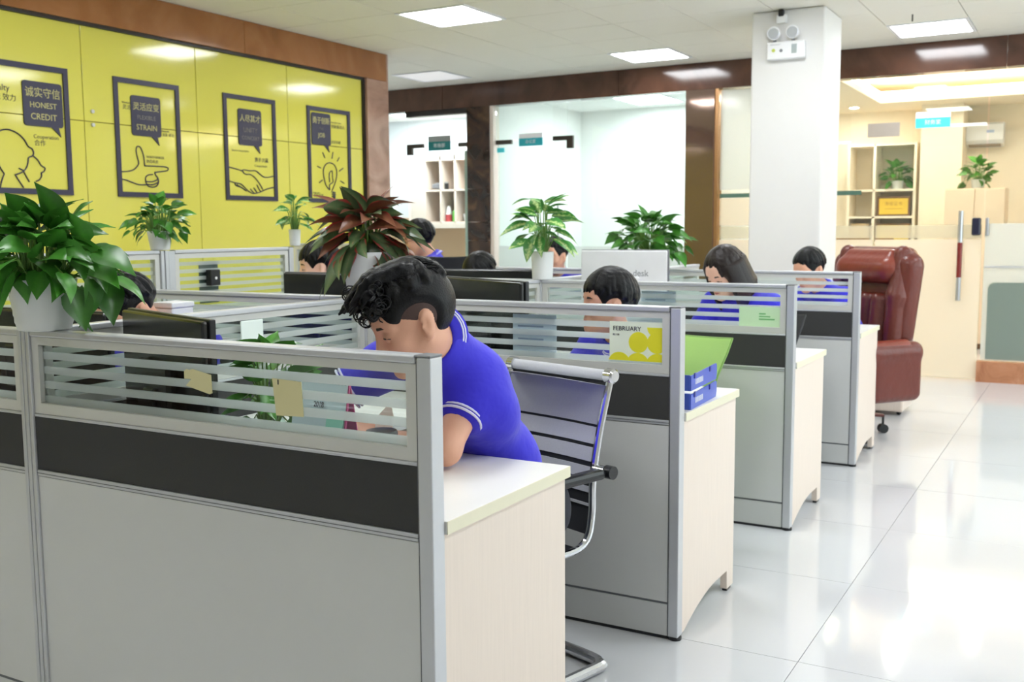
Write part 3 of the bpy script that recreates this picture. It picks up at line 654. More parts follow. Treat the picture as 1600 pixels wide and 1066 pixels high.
poster('navy framed saying with a thumb and pointing finger, second on the yellow wall', 3.0, C2, (160, 110), 5.077, (225, 228, 440, 520), None,
       [('灵活应变', .72, .21, pale_print), ('FLEXIBLE', .46, .15, pale_print_dim), ('STRAIN', .21, .2, pale_print)],
       [('Wisdom', 150, 262, 0.02), ('灵活', 155, 300, 0.034), ('Attitude', 455, 482, 0.02), ('态度 成功', 462, 512, 0.024), ('WINTHINKER', 335, 690, 0.025), ('创造机会', 335, 725, 0.026)],
       [[(140, 810), (190, 808), (235, 795), (265, 765), (275, 735), (262, 680), (256, 635), (265, 608), (285, 612), (300, 640), (314, 690), (320, 758)], [(320, 760), (440, 763), (490, 768), (505, 782), (490, 798), (440, 805), (398, 812)],
        [(398, 812), (406, 835), (420, 850), (428, 880), (420, 910), (395, 928), (355, 925), (336, 905), (328, 880), (330, 850), (350, 832), (382, 828)], [(335, 885), (380, 885), (415, 870), (420, 850)], [(340, 907), (380, 910), (422, 893)], [(140, 870), (180, 875), (230, 895), (280, 912), (335, 910)]])
k3 = 11.84 / 11.2
def c3(L): return [(x * k3, (80 + y / 11.2) * 11.84) for x, y in L]
poster('navy framed saying with a handshake, third on the yellow wall', 3.976, C3, (345, 140), 11.84, (312, 360, 715, 985), None,
       [('人尽其才', .73, .22, pale_print), ('UNITY', .42, .19, pale_print_dim), ('CONCERT', .2, .15, pale_print_dim)],
       [('Sincere cooperation', 190, 1085, 0.022), ('携手共赢', 600, 1255, 0.038), ('Cooperation', 600, 1360, 0.026)],
       [c3(L) for L in ([(120, 425), (230, 450), (360, 488)], [(360, 488), (375, 465), (480, 480), (575, 475), (650, 530), (720, 580), (800, 583), (905, 555)], [(360, 488), (385, 530), (430, 545), (490, 545), (560, 590), (640, 690), (700, 800)],
        [(120, 660), (230, 695), (320, 710), (380, 760), (450, 830), (520, 870), (600, 865), (680, 835), (780, 785), (905, 755)], [(230, 700), (250, 745), (330, 770), (420, 835)], [(270, 715), (275, 745), (310, 750)], [(600, 720), (640, 800), (665, 835)], [(545, 775), (600, 850)], [(490, 800), (545, 860)])])
k4 = 75 * 11.84
poster('navy framed saying with a light bulb, fourth on the yellow wall', 4.905, C4, (470, 155), 11.84, (190, 245, 520, 790), None,
       [('勇于创新', .75, .23, pale_print), ('THE', .5, .1, pale_print_dim), ('JOB', .3, .2, pale_print)],
       [('Innovation drive', 545, 385, 0.02), ('创新驱动人', 545, 460, 0.036), ('追求卓越', 550, 745, 0.03), ('Bright idea', 215, 1680, 0.02), ('点亮未来', 225, 1735, 0.032)],
       [[(x, y + k4) for x, y in L] for L in ([(510, 735), (450, 660), (420, 560), (398, 440), (405, 340), (450, 260), (520, 235), (590, 265), (635, 340), (645, 450), (620, 580), (575, 700), (555, 745)], [(515, 730), (512, 640), (575, 590), (565, 500), (555, 380), (505, 440), (512, 590)],
        [(385, 50), (425, 150)], [(575, 40), (555, 160)], [(690, 135), (655, 205)], [(290, 305), (350, 335)], [(765, 330), (690, 385)], [(325, 605), (385, 555)], [(715, 565), (785, 605)], [(545, 770), (620, 780)], [(550, 810), (625, 820)], [(555, 850), (620, 860)], [(580, 760), (585, 940)], [(610, 770), (605, 940)])])

# ------------------------------------------------------------------ emergency light and its plug on the pillar
PY = 5.94
t = thing('emergency_light', 'white twin head emergency light on the white pillar', 'emergency light', (-0.895, PY, 2.55))
bx('battery_box', white_pl, t, -0.135, 0.135, -0.06, -0.001, 0, 0.125, 0.01)
for sx, lab in ((-0.085, 1), (0.05, 2)):
    h = MB().tube([(sx, -0.03, 0.12), (sx, -0.032, 0.15)], 0.012, 10).build('lamp_neck', mat('grey hinge', rgb(120, 122, 128), .5), t)
    MB().tube([(sx, -0.005, 0.196), (sx, -0.03, 0.194), (sx, -0.055, 0.188), (sx, -0.062, 0.186)], [0.02, 0.042, 0.049, 0.049], 20).build('lamp_head', white_pl, t)
    MB().tube([(sx, -0.0605, 0.186), (sx, -0.066, 0.185)], [0.042, 0.036], 20).build('lamp_lens', mat('grey lens', rgb(206, 210, 216), 0.12, metal=0.4), t)
MB().cyl((-0.085, -0.061, 0.065), (-0.085, -0.0585, 0.065), 0.013).build('indicator_button', mat('lime indicator', rgb(196, 208, 96), 0.4), t)
MB().cyl((-0.03, -0.061, 0.06), (-0.03, -0.0585, 0.06), 0.012).build('test_button', mat('grey hinge', (0, 0, 0)), t)
bx('switch_plate', mat('grey green plate', rgb(160, 170, 172), .4), t, 0.045, 0.082, -0.062, -0.058, 0.035, 0.1, 0.004)
text('EMERGENCY', 0.014, mat('pale grey print', rgb(170, 172, 180), .5), t, (-0.07, -0.0606, 0.104), (1, 0, 0), (0, 0, 1))
t = thing('power_socket', 'small white socket with a black plug at the top of the white pillar', 'socket', (-0.935, PY, 2.81))
bx('socket_box', white_pl, t, -0.035, 0.035, -0.04, -0.001, 0, 0.06, 0.005); bx('plug', black_pl, t, -0.02, 0.02, -0.05, -0.012, 0.045, 0.094, 0.008)

# ------------------------------------------------------------------ monitors
scr = mat('dark glossy screen', rgb(22, 24, 30), 0.12); mon_back = mat('gloss black monitor shell', rgb(24, 25, 24), 0.22, var=0.1)
silver_edge = mat('grey monitor edge', rgb(150, 152, 156), 0.4)
def monitor(label, c, w, h, heading, ztop, shell_m=None, edge=None, group=None, mark=None, pic=None):
    """heading: direction the screen faces; c: (x, y) of the panel centre; stands on a desk at 0.75"""
    shell_m = shell_m or mon_back
    t = thing('monitor', label, 'monitor', (c[0], c[1], 0.75), heading, group); zt = ztop - 0.75; zb = zt - h
    bx('screen', pic or scr, t, 0.0125, 0.0145, -w / 2 + 0.012, w / 2 - 0.012, zb + 0.02, zt - 0.012)
    bx('bezel', edge or black_pl, t, -0.004, 0.0125, -w / 2, w / 2, zb, zt, 0.003)
    b = MB(); b.prism([(-w / 2 + .004, zb + .004), (w / 2 - .004, zb + .004), (w / 2 - .004, zt - .004), (-w / 2 + .004, zt - .004)], -0.022, -0.004, axis=0); b.build('back_shell', shell_m, t, smooth=0, bevel=0.006)
    bx('housing', shell_m, t, -0.05, -0.022, -w * 0.2, w * 0.2, zb + 0.06, zb + 0.06 + h * 0.45, 0.01)
    bx('stand_neck', shell_m, t, -0.06, -0.035, -0.035, 0.035, 0.008, zb + 0.14, 0.006)
    MB().prism([(0.11 * math.cos(q * PI / 12) * 0.9 - 0.02, 0.13 * math.sin(q * PI / 12)) for q in range(24)], 0.0, 0.01, axis=2).build('stand_base', shell_m, t.children[-1], smooth=0, bevel=0.002)
    if mark: text(mark, 0.045, silver_edge, t, (-0.0226, -w * 0.2, zt - 0.12), (0, -1, 0), (0, 0, 1), name='lettering')
    return t
aD = math.radians
monitor('black monitor of the nearest man, seen from behind over the near partition', (-0.967, 0.19), 0.545, 0.33, aD(70), 1.13)
monitor('wide black monitor at the left edge in front of the bending woman', (-1.68, 0.335), 0.60, 0.30, aD(92), 1.108)
monitor('black monitor behind the second partition, left of the seated man with straight fringe', (-0.90, 1.67), 0.60, 0.36, aD(62), 1.155)
monitor('wide black monitor left of the red leaved plant pot', (-1.62, 1.76), 0.68, 0.36, aD(93), 1.163)
monitor('white all in one computer under the potted pothos in the middle', (-0.98, 3.2), 0.475, 0.36, aD(93), 1.233, shell_m=mat('white computer shell', rgb(232, 232, 236), 0.35), edge=mat('grey computer edge', rgb(120, 122, 128), .4), mark='desk')
monitor('black monitor of which only the top edge shows behind the variegated plant pot', (-1.72, 3.12), 0.62, 0.34, aD(100), 1.125)
# ------------------------------------------------------------------ chairs
def smooth_path(pts, n=5):
    P = [Vector(p) for p in pts]; out = []
    for i in range(len(P) - 1):
        a, b, c, d = P[max(i - 1, 0)], P[i], P[i + 1], P[min(i + 2, len(P) - 1)]
        for k in range(n):
            s = k / n; out.append(0.5 * ((2 * b) + (c - a) * s + (2 * a - 5 * b + 4 * c - d) * s * s + (3 * b - a - 3 * c + d) * s ** 3))
    return out + [P[-1]]
grey_mesh = mat('blue grey sling mesh', rgb(200, 202, 208), 0.6, var=0.08, scale=200, bump=0.2, bscale=500)
dark_mesh = mat('black sling mesh', rgb(34, 36, 42), 0.7, var=0.1, scale=200)
def conference_chair(loc, rz):
    t = thing('conference_chair', 'grey ribbed mesh chair with chrome frame behind the nearest man', 'chair', loc, rz)
    prof = smooth_path([(-.335, 0, .90), (-.285, 0, .74), (-.255, 0, .60), (-.25, 0, .49), (-.225, 0, .415), (-.15, 0, .392), (0, 0, .405), (.18, 0, .43), (.245, 0, .415)], 5)
    for y in (-.215, .215): MB().tube([(p.x, y, p.z) for p in prof], 0.0115, 10, flat=1.0).build('side_frame', chrome, t)
    MB().tube([(-.335, -.205, .90), (-.335, .205, .90)], 0.017, 12).build('top_bar', grey_mesh, t); bar = t.children[-1]
    for y in (-1, 1):
        MB().tube([(-.335, y * .2, .90), (-.335, y * .226, .90), (-.335, y * .232, .90)], [.023, .023, .017], 16).build('bar_end_cap', chrome, bar)
    def at(z):
        for a, b in zip(prof, prof[1:]):
            if a.z >= z >= b.z and a.x < 0: k = (a.z - z) / (a.z - b.z + 1e-9); return a.x + (b.x - a.x) * k
        return -.2
    def strip(z1, z0, th, off, n=5):
        vs = []; 
        for i in range(n + 1):
            z = z1 + (z0 - z1) * i / n; x = at(z) + off
            for y in (-.205, -.1, 0, .1, .205): vs.append((x - 0.012 * (1 - (y / .205) ** 2), y, z))
        q = [(i * 5 + j, i * 5 + j + 1, (i + 1) * 5 + j + 1, (i + 1) * 5 + j) for i in range(n) for j in range(4)]
        m_ = len(vs); vs += [(x - th, y, z) for x, y, z in vs]
        q += [tuple(m_ + i for i in reversed(f)) for f in q]
        ring = [j for j in range(5)] + [(i * 5 + 4) for i in range(1, n + 1)] + [n * 5 + j for j in (3, 2, 1, 0)] + [i * 5 for i in range(n - 1, 0, -1)]
        q += [(ring[(i + 1) % len(ring)], ring[i], m_ + ring[i], m_ + ring[(i + 1) % len(ring)]) for i in range(len(ring))]
        return MB().add(vs, q)
    strip(.892, .43, .003, 0.0, 12).build('back_sling', dark_mesh, t)
    for a, b in ((.905, .757), (.749, .700), (.689, .648), (.632, .598), (.574, .556), (.522, .514)): strip(a if a < .9 else .9, b, .003, 0.006).build('back_rib', grey_mesh, t)
    sv = [p for p in prof if p.x > -.2]
    MB().add([(p.x, y, p.z + .004) for p in sv for y in (-.205, .205)] + [(p.x, y, p.z - .004) for p in sv for y in (-.205, .205)], [(2 * i, 2 * i + 1, 2 * i + 3, 2 * i + 2) for i in range(len(sv) - 1)] + [(2 * len(sv) + 2 * i, 2 * len(sv) + 2 * i + 2, 2 * len(sv) + 2 * i + 3, 2 * len(sv) + 2 * i + 1) for i in range(len(sv) - 1)]).build('seat_sling', dark_mesh, t)
    for y in (-1, 1):
        MB().obox((-.06, y * .262, .625), (.36, .042, .032)).build('armrest', black_pl, t, smooth=0, bevel=.012)
        MB().tube([(-.262, y * .215, .627), (-.262, y * .262, .627)], .015, 14).build('arm_bracket', chrome, t)
        MB().tube([(-.262, y * .262, .627), (-.262, y * .29, .627)], .02, 16).build('arm_knob', black_pl, t.children[-1])
        MB().tube(smooth_path([(.12, y * .262, .62), (.15, y * .262, .57), (.12, y * .245, .46), (.1, y * .222, .41)], 4), .011, 8).build('arm_support', chrome, t)
    sl = [(.22, .215, .41), (.275, .22, .30), (.29, .23, .12), (.27, .235, .045), (.2, .24, .02), (-.22, .24, .02), (-.275, .225, .02), (-.29, .17, .02), (-.29, 0, .02), (-.29, -.17, .02), (-.275, -.225, .02), (-.22, -.24, .02), (.2, -.24, .02), (.27, -.235, .045), (.29, -.23, .12), (.275, -.22, .30), (.22, -.215, .41)]
    MB().tube(smooth_path(sl, 4), .018, 10, flat=1.0).build('sled_base', chrome, t)
    return t
conference_chair((-.425, .865, 0), aD(253))

def star_base(t, r=.3, M=black_pl, cas=black_pl, zc=.09):
    for k in range(5):
        a = 2 * PI * k / 5 + .3; c, s = math.cos(a), math.sin(a)
        MB().tube([(0.02 * c, .02 * s, zc + .03), (r * .5 * c, r * .5 * s, zc + .015), (r * c, r * s, zc - .005)], [.028, .024, .017], 8, flat=.7).build('base_leg', M, t)
        w_ = MB().tube([(r * c - s * .022, r * s + c * .022, .03), (r * c - s * .006, r * s + c * .006, .03)], .03, 14).tube([(r * c + s * .022, r * s - c * .022, .03), (r * c + s * .006, r * s - c * .006, .03)], .03, 14)
        w_.cyl((r * c, r * s, .03), (r * c, r * s, zc), .008, n=8); w_.build('caster', cas, t.children[-1])
    MB().cyl((0, 0, zc), (0, 0, .42), .026, .022, 14).build('gas_column', black_pl, t)
def cushion(name, M, t, lo, hi, prims, h=.012):
    F = Field(lo, hi, h)
    for kind, *a in prims: getattr(F, kind)(*a)
    return link(name, F.mesh(name, M), t)
lime = mat('lime mesh fabric', rgb(170, 214, 112), 0.6, var=0.05, scale=220, bump=.15, bscale=500)
def task_chair(label, loc, rz, M, group=None, ztop=.9, wtop=.25, frame=black_pl, edge=None):
    t = thing('task_chair', label, 'chair', loc, rz, group)
    rows = 9; vs = []; e = []
    for i in range(rows):
        s = i / (rows - 1); z = .52 + (ztop - .52) * s; hw = .17 + (wtop - .17) * s ** 0.8; x = -.20 - .10 * s - .03 * math.sin(PI * s) * -1
        for j in range(7):
            y = -hw + 2 * hw * j / 6; vs.append((x - .05 * (1 - (2 * j / 6 - 1) ** 2), y, z + (0.012 * abs(2 * j / 6 - 1) ** 2 * (s > .95))))
    n = len(vs); q = [(i * 7 + j, i * 7 + j + 1, (i + 1) * 7 + j + 1, (i + 1) * 7 + j) for i in range(rows - 1) for j in range(6)]
    ring = list(range(7)) + [i * 7 + 6 for i in range(1, rows)] + [(rows - 1) * 7 + j for j in range(5, -1, -1)] + [i * 7 for i in range(rows - 2, 0, -1)]
    path = [vs[i] for i in ring]
    vv = vs + [(x - .012, y, z) for x, y, z in vs]; qq = q + [tuple(n + i for i in reversed(f)) for f in q] + [(ring[(i + 1) % len(ring)], ring[i], n + ring[i], n + ring[(i + 1) % len(ring)]) for i in range(len(ring))]
    MB().add(vv, qq).build('backrest', M, t, smooth=60)
    MB().tube([(x - .008, y, z) for x, y, z in path], .0055, 8, closed=True).build('back_frame', edge or frame, t)
    cushion('seat', M if M is not lime else lime, t, (-.3, -.3, .38), (.32, .3, .54), [('rbox', (0.0, 0, .46), (.24, .235, .035), .03)], .014)
    MB().tube(smooth_path([(-.265, 0, .6), (-.27, 0, .48), (-.2, 0, .425), (0, 0, .42)], 4), .02, 8).build('back_support', frame, t)
    star_base(t)
    for y in (-.27, .27):
        MB().tube(smooth_path([(.0, y * .8, .44), (-.02, y, .5), (-.02, y, .64)], 3), .012, 8).build('arm_post', frame, t)
        MB().obox((0, y, .655), (.24, .05, .025)).build('armrest', frame, t, smooth=0, bevel=.01)
    return t
task_chair('lime green mesh chair behind the blue file trays', (-.475, 2.19, 0), aD(252), lime, ztop=.875, wtop=.235, edge=mat('olive chair edge', rgb(128, 168, 84), .6))
blk = mat('black chair fabric', rgb(34, 35, 40), .5, var=.1, scale=80)
task_chair('black chair with a rounded back behind the far man in glasses', (-3.01, 4.41, 0), aD(150), blk, ztop=1.15, wtop=.24)
GC = 'black task chairs hidden behind the partitions'
c0 = task_chair('black task chair under the long haired woman', (-.50, 3.60, 0), aD(255), blk, GC, ztop=.86, wtop=.22)
for x, y, a, l in ((-2.04, .98, 250, 'black task chair under the woman bending down at the left desk'), (-2.78, 3.02, 235, 'black task chair under the fringed man near the yellow wall'), (-2.1, 3.95, 260, 'black task chair under the person of whom only the crown shows'), (-2.3, 5.3, 250, 'black task chair under the person half hidden by the white computer')): dup(c0, (x, y, 0), aD(a), label=l, group=GC)

leather = mat('brown leather', rgb(100, 42, 32), 0.32, var=0.18, scale=7, bump=0.45, bscale=22)
leather_lt = mat('orange brown leather', rgb(128, 54, 38), 0.3, var=0.15, scale=7, bump=0.2, bscale=30)
def executive_chair(loc, rz):
    t = thing('executive_chair', 'big brown leather executive chair at the end of the desk row', 'chair', loc, rz)
    R = Matrix.Rotation(aD(-5), 3, 'Y')
    def r(p): q = R @ Vector((p[0], p[1], p[2] - .5)); return (q.x - .24, q.y, q.z + .5)
    Rt = [list(row) for row in R]
    cushion('backrest', leather, t, (-.62, -.42, .42), (.1, .42, 1.32), [('rbox', r((-.05, 0, .895)), (.07, .30, .325), .068, Rt), ('cone', r((-.03, -.27, .66)), r((-.03, -.285, 1.10)), .075, .085, .03), ('cone', r((-.03, .27, .66)), r((-.03, .285, 1.10)), .075, .085, .03)], .012)
    cushion('back_cushion', leather, t, (-.5, -.32, .45), (.15, .32, 1.30), [('rbox', r((.035, 0, .72)), (.05, .215, .20), .045, Rt)] + [('cone', r((.085, y, .56)), r((.085, y, .88)), .035, .035, .02) for y in (-.15, -.05, .05, .15)], .012)
    cushion('head_roll', leather_lt, t, (-.5, -.34, .9), (.15, .34, 1.34), [('cone', r((.03, -.18, 1.07)), r((.03, .18, 1.07)), .095, .095, .03), ('rbox', r((.02, 0, 1.14)), (.05, .23, .06), .05, Rt)], .012)
    for y in (-1, 1):
        cushion('side_bolster', leather, t, (-.6, y * .31 - .16, .45), (.12, y * .31 + .16, 1.3), [('cone', r((.035, y * .27, .62)), r((.03, y * .265, .9)), .06, .065, .03), ('cone', r((.03, y * .27, .9)), r((.0, y * .25, 1.17)), .065, .055, .03)], .012)
        cushion('armrest', leather, t, (-.48, y * .39 - .14, .22), (.36, y * .39 + .14, .72), [('rbox', (-.12, y * .39, .425), (.20, .055, .165), .055), ('cone', (-.27, y * .39, .575), (.06, y * .39, .575), .06, .06, .03)], .012)
        cushion('arm_pad', leather_lt, t, (-.4, y * .39 - .12, .3), (.36, y * .39 + .12, .74), [('cone', (-.2, y * .39, .605), (.1, y * .39, .60), .045, .045, .02), ('cone', (.1, y * .39, .595), (.14, y * .39, .50), .045, .04, .02)], .012)
    cushion('seat', leather, t, (-.34, -.36, .3), (.38, .36, .58), [('rbox', (.02, 0, .43), (.29, .29, .085), .07), ('cone', (.27, -.25, .42), (.27, .25, .42), .075, .075, .03)], .014)
    star_base(t, .33, leather, black_pl, .12)
    return t
executive_chair((-.31, 5.07, 0), aD(232))
t = thing('seat_cushion', 'mint green cushion on the brown leather chair', 'cushion', (-.20, 4.98, .518), aD(232))
cushion('cushion_cover', mat('mint green cloth', rgb(150, 208, 190), .8, bump=.2, bscale=40), t, (-.25, -.3, -.02), (.25, .3, .14), [('rbox', (0, 0, .045), (.18, .2, .04), .035)], .012)
MB().tube([(.17 * math.cos(a * PI / 12), .19 * math.sin(a * PI / 12), .045) for a in range(24)], .006, 6, closed=True).build('piping', MATS['mint green cloth'], t)
t = thing('drawer_pedestal', 'small cream drawer pedestal behind the leather chair', 'cabinet', (-.22, 5.92, 0))
bx('body', lam_wood, t, -.2, .2, -.0, .42, .03, .52); 
for k in range(3): bx('drawer_front', lam_wood, t, -.195, .195, -.018, -.001, .04 + .16 * k, .19 + .16 * k, .002); 
for sx in (-.17, .17): MB().sph((sx, .05, .018), .018).build('caster', black_pl, t)

# ------------------------------------------------------------------ plants
def leaf_mesh(name, M, prof, bend=.35, fold=.18, wid=.5, wave=0.0, n=9):
    vs = []
    for i in range(n + 1):
        s = i / n; w_ = wid * np.interp(s, [p[0] for p in prof], [p[1] for p in prof])
        for j in (-1, -.5, 0, .5, 1):
            vs.append((s - .06 * abs(j) * (s < .15), j * w_, -bend * s * s + fold * abs(j) * w_ + wave * math.sin(7 * s + 3 * j) * abs(j)))
    q = [(i * 5 + j, (i + 1) * 5 + j, (i + 1) * 5 + j + 1, i * 5 + j + 1) for i in range(n) for j in range(4)]
    me = bpy.data.meshes.new(name); me.from_pydata(vs, [], q); me.materials.append(M); me.polygons.foreach_set('use_smooth', [True] * len(q)); return me
HEART = [(0, .35), (.06, .78), (.18, 1.0), (.35, .98), (.55, .75), (.75, .42), (.9, .15), (1, 0.0)]
LANCE = [(0, .06), (.1, .45), (.25, .85), (.42, 1.0), (.6, .88), (.78, .55), (.92, .2), (1, 0.0)]
pothos_m = leaf_mat('pothos leaf', rgb(62, 120, 42), rgb(72, 136, 48), rgb(128, 172, 78), noise=.2, rough=.3)
dieff_m = leaf_mat('variegated leaf', rgb(74, 142, 66), rgb(204, 222, 150), rgb(168, 200, 110), split=.16, noise=.35, rough=.35)
aglao_m = leaf_mat('red edged leaf', rgb(60, 86, 54), rgb(104, 124, 84), rgb(190, 120, 110), split=.05, noise=.06, rough=.3, red=rgb(150, 52, 50))
aglao_r = leaf_mat('reddish young leaf', rgb(112, 58, 46), rgb(128, 84, 58), rgb(196, 110, 110), split=.05, noise=.08, rough=.35, red=rgb(170, 60, 56))
stem_g = mat('green stem', rgb(110, 150, 70), .5); soil = mat('dark potting soil', rgb(48, 36, 28), .95, bump=.6, bscale=60)
LM = {'pothos': [leaf_mesh('leaf', pothos_m, HEART, b, f, .38, .02) for b, f in ((.18, .25), (.35, .12), (.05, .3), (.5, .2))],
      'dieff': [leaf_mesh('leaf', dieff_m, LANCE, b, f, .27, .015) for b, f in ((.35, .25), (.6, .2), (.15, .3))],
      'aglao': [leaf_mesh('leaf', aglao_m, LANCE, b, f, .23, .01) for b, f in ((.3, .25), (.5, .2), (.7, .15))],
      'aglao_r': [leaf_mesh('leaf', aglao_r, LANCE, b, f, .19, .01) for b, f in ((.2, .3), (.4, .25))]}
def put_leaf(parent, kind, base, d, length, roll=0.0, rnd=RND, wsc=1.0):
    d = Vector(d).normalized(); up = Vector((0, 0, 1))
    y = up.cross(d); y = y.normalized() if y.length > 1e-3 else Vector((0, 1, 0)); z = d.cross(y)
    y, z = y * math.cos(roll) + z * math.sin(roll), z * math.cos(roll) - y * math.sin(roll)
    o = bpy.data.objects.new('leaf', rnd.choice(LM[kind])); COL.objects.link(o); o.parent = parent
    o.matrix_local = Matrix(((d.x * length, y.x * length * wsc, z.x * length, base[0]), (d.y * length, y.y * length * wsc, z.y * length, base[1]), (d.z * length, y.z * length * wsc, z.z * length, base[2]), (0, 0, 0, 1)))
    return o
pot_white = mat('white plastic pot', rgb(226, 228, 228), .4, var=.02)
def pot(t, r0, r1, h, ribs=0, square=False):
    pr = [(r0 * .9, 0), (r0, .003)]
    if ribs:
        for k in range(ribs): a = .004 + (h * .6 - .004) * (k + 1) / ribs; rr = r0 + (r1 - r0) * a / h; pr += [(rr + .0, a - .006), (rr + .0025, a)]
    pr += [(r1, h), (r1 - .004, h + .001), (r1 - .006, h - .02), (r1 - .012, h - .025)]
    o = MB().lathe(pr, 4 if square else 36, closed_ends=False).add([(r0 * .9 * math.cos(2 * PI * j / 12), r0 * .9 * math.sin(2 * PI * j / 12), 0) for j in range(12)], [tuple(range(12))]).build('pot', pot_white, t, smooth=30)
    if square: o.rotation_euler = (0, 0, PI / 4)
    MB().cyl((0, 0, h - .03), (0, 0, h - .022), (r1 - .01) * (.72 if square else 1), n=24).build('soil', soil, t)
def bush(t, kind, n, h0, rad, height, leaf, droop=.3, core=1.0, rnd=None, stems=True, extra=(), flat=1.0, low=-.3, hub=.03, squash=(1, 1), mixed=None):
    """leaves on arching petioles from the pot's mouth; positions fill a dome"""
    rnd = rnd or random.Random(5); sm = MB()
    for i in range(n):
        az = i * 2.39996 + rnd.uniform(-.3, .3); el = low + (1 - low) * ((i + .5) / n) ** 0.8 + rnd.uniform(-.12, .12); el = min(el, .99)
        rr = math.sqrt(max(0, 1 - max(el, 0) ** 2)) * rad * rnd.uniform(.35, 1.0) ; z = h0 + el * height * rnd.uniform(.75, 1.0)
        p = Vector((rr * math.cos(az) * core, rr * math.sin(az) * core, h0 + (z - h0) * (core + (1 - core) * .35))); out = Vector((math.cos(az), math.sin(az), 0))
        a = Vector((out.x * hub, out.y * hub, h0 - .02)); mid = a * .45 + p * .55 + Vector((0, 0, .03 + .02 * height))
        if stems: sm.tube([a, mid, p], [.003, .0024, .0018], 5)
        d = out * rnd.uniform(.7, 1.1) + Vector((rnd.uniform(-.5, .5), rnd.uniform(-.5, .5), (el - droop) * 1.2 + rnd.uniform(-.35, .25)))
        k = kind if mixed is None or rnd.random() > mixed[1] * (0.4 + max(el, 0)) else mixed[0]
        put_leaf(t, k, p, d, leaf * rnd.uniform(.75, 1.15), rnd.uniform(-.8, .8), rnd)
    for p, d, L, ro in extra:
        p = Vector(p); a = Vector((p.x * .15, p.y * .15, h0 - .02)); sm.tube([a, a * .5 + p * .5 + Vector((0, 0, .02)), p], [.003, .0026, .002], 5); put_leaf(t, kind, p, d, L, ro, rnd)
    if sm.v: sm.build('stems', stem_g, t)
# direction helper: image right and up, and towards the viewer
IR = Vector((r_.x, r_.y, 0)).normalized(); IV = Vector((-f_.x, -f_.y, 0)).normalized()
def im(a, b, z): q = IR * a + IV * b; return (q.x, q.y, z)
t = thing('potted_pothos', 'big leafy pothos in a white pot on the post at the left edge', 'plant', (-1.200, 0.0, H0)); pot(t, .064, .083, .130, 4)
bush(t, 'pothos', 118, .135, .185, .165, .088, droop=.38, rnd=random.Random(3), low=-.02, hub=.045,
     extra=[(im(.055, .02, .285), im(-.45, .2, 1), .1, .9), (im(-.05, .05, .285), im(.8, .4, .15), .07, .6), (im(.10, .06, .2), im(.8, .5, -.2), .09, .3), (im(.14, .03, .16), im(.9, .4, -.4), .1, .3), (im(-.1, .06, .2), im(-.6, .5, -.2), .09, .3), (im(.125, .03, .225), im(-.35, .2, 1), .08, .9), (im(.165, .05, .20), im(1, .3, -.3), .11, .5), (im(.12, .1, .10), im(.35, .1, -1), .1, .6), (im(.15, .06, .13), im(.2, .2, -1), .11, -.6), (im(-.06, .12, .16), im(.4, .6, -.5), .11, 0),
            (im(-.02, .07, .15), im(.5, .7, -.9), .075, .2), (im(-.12, .1, .1), im(-.4, .6, -.3), .11, .2), (im(.03, .08, .15), im(.1, .5, -.9), .075, -.2), (im(.06, .06, .15), im(.5, .4, -.7), .07, .2), (im(.155, .0, .12), im(.3, .2, -1), .115, .2), (im(.12, .06, .11), im(-.1, .2, -1), .11, .2), (im(.19, .0, .13), im(1, -.1, -.5), .09, .2)])
t = thing('potted_pothos', 'small dark green pothos in a white pot by the yellow wall', 'plant', (-2.56, 1.585, 1.258)); pot(t, .042, .055, .085)
bush(t, 'pothos', 70, .085, .14, .14, .06, droop=.45, rnd=random.Random(8), low=-.2)
t = thing('variegated_plant', 'small pale variegated plant in a white pot on the tall post by the yellow wall', 'plant', (-2.55, 2.475, 1.262)); pot(t, .027, .031, .085)
bush(t, 'dieff', 24, .09, .12, .24, .09, droop=.45, core=.55, rnd=random.Random(2), low=.05, hub=.012)
t = thing('red_leaved_plant', 'dark red and green leaved plant in a tall white pot', 'plant', (-1.265, 1.42, H0)); pot(t, .066, .098, .165, 3)
bush(t, 'aglao', 72, .17, .20, .26, .165, droop=.48, core=.5, rnd=random.Random(21), low=-.12, hub=.04, mixed=('aglao_r', .5),
     extra=[(im(-.02, .03, .26), im(-.1, 0, 1), .15, 1.2), (im(.01, .0, .31), im(-.5, 0, .75), .13, 1.4)])
t = thing('variegated_plant', 'pale variegated plant in a slim white pot in the middle of the view', 'plant', (-1.245, 2.80, H0)); pot(t, .05, .056, .135)
bush(t, 'dieff', 36, .15, .17, .36, .13, droop=.5, core=.55, rnd=random.Random(6), low=.12, hub=.02)
MB().cyl((0.0, 0.0, .11), tuple(Vector(im(-.03, .02, .22))), .006, n=8).build('plant_stake', mat('red brown stake', rgb(150, 70, 40), .5), t)
t = thing('potted_pothos', 'bushy green pothos above the white computer by the bronze pier', 'plant', (-1.225, 4.13, H0)); pot(t, .055, .07, .12)
bush(t, 'pothos', 95, .125, .235, .21, .105, droop=.45, rnd=random.Random(12), low=-.2)
t = thing('potted_plant', 'small green plant standing on the desk behind the near glass', 'plant', (-.68, .25, .75))
MB().lathe([(.035, 0), (.042, .006), (.05, .06), (.045, .1), (.036, .12)], 24, closed_ends=False).build('vase', clear_glass('vase glass', (.8, .9, .86), .06), t)
MB().cyl((0, 0, .004), (0, 0, .07), .04, n=18).build('water', mat('murky water', rgb(70, 84, 62), .2), t)
bush(t, 'pothos', 38, .10, .10, .22, .09, rnd=random.Random(31), low=-.15, hub=.015)
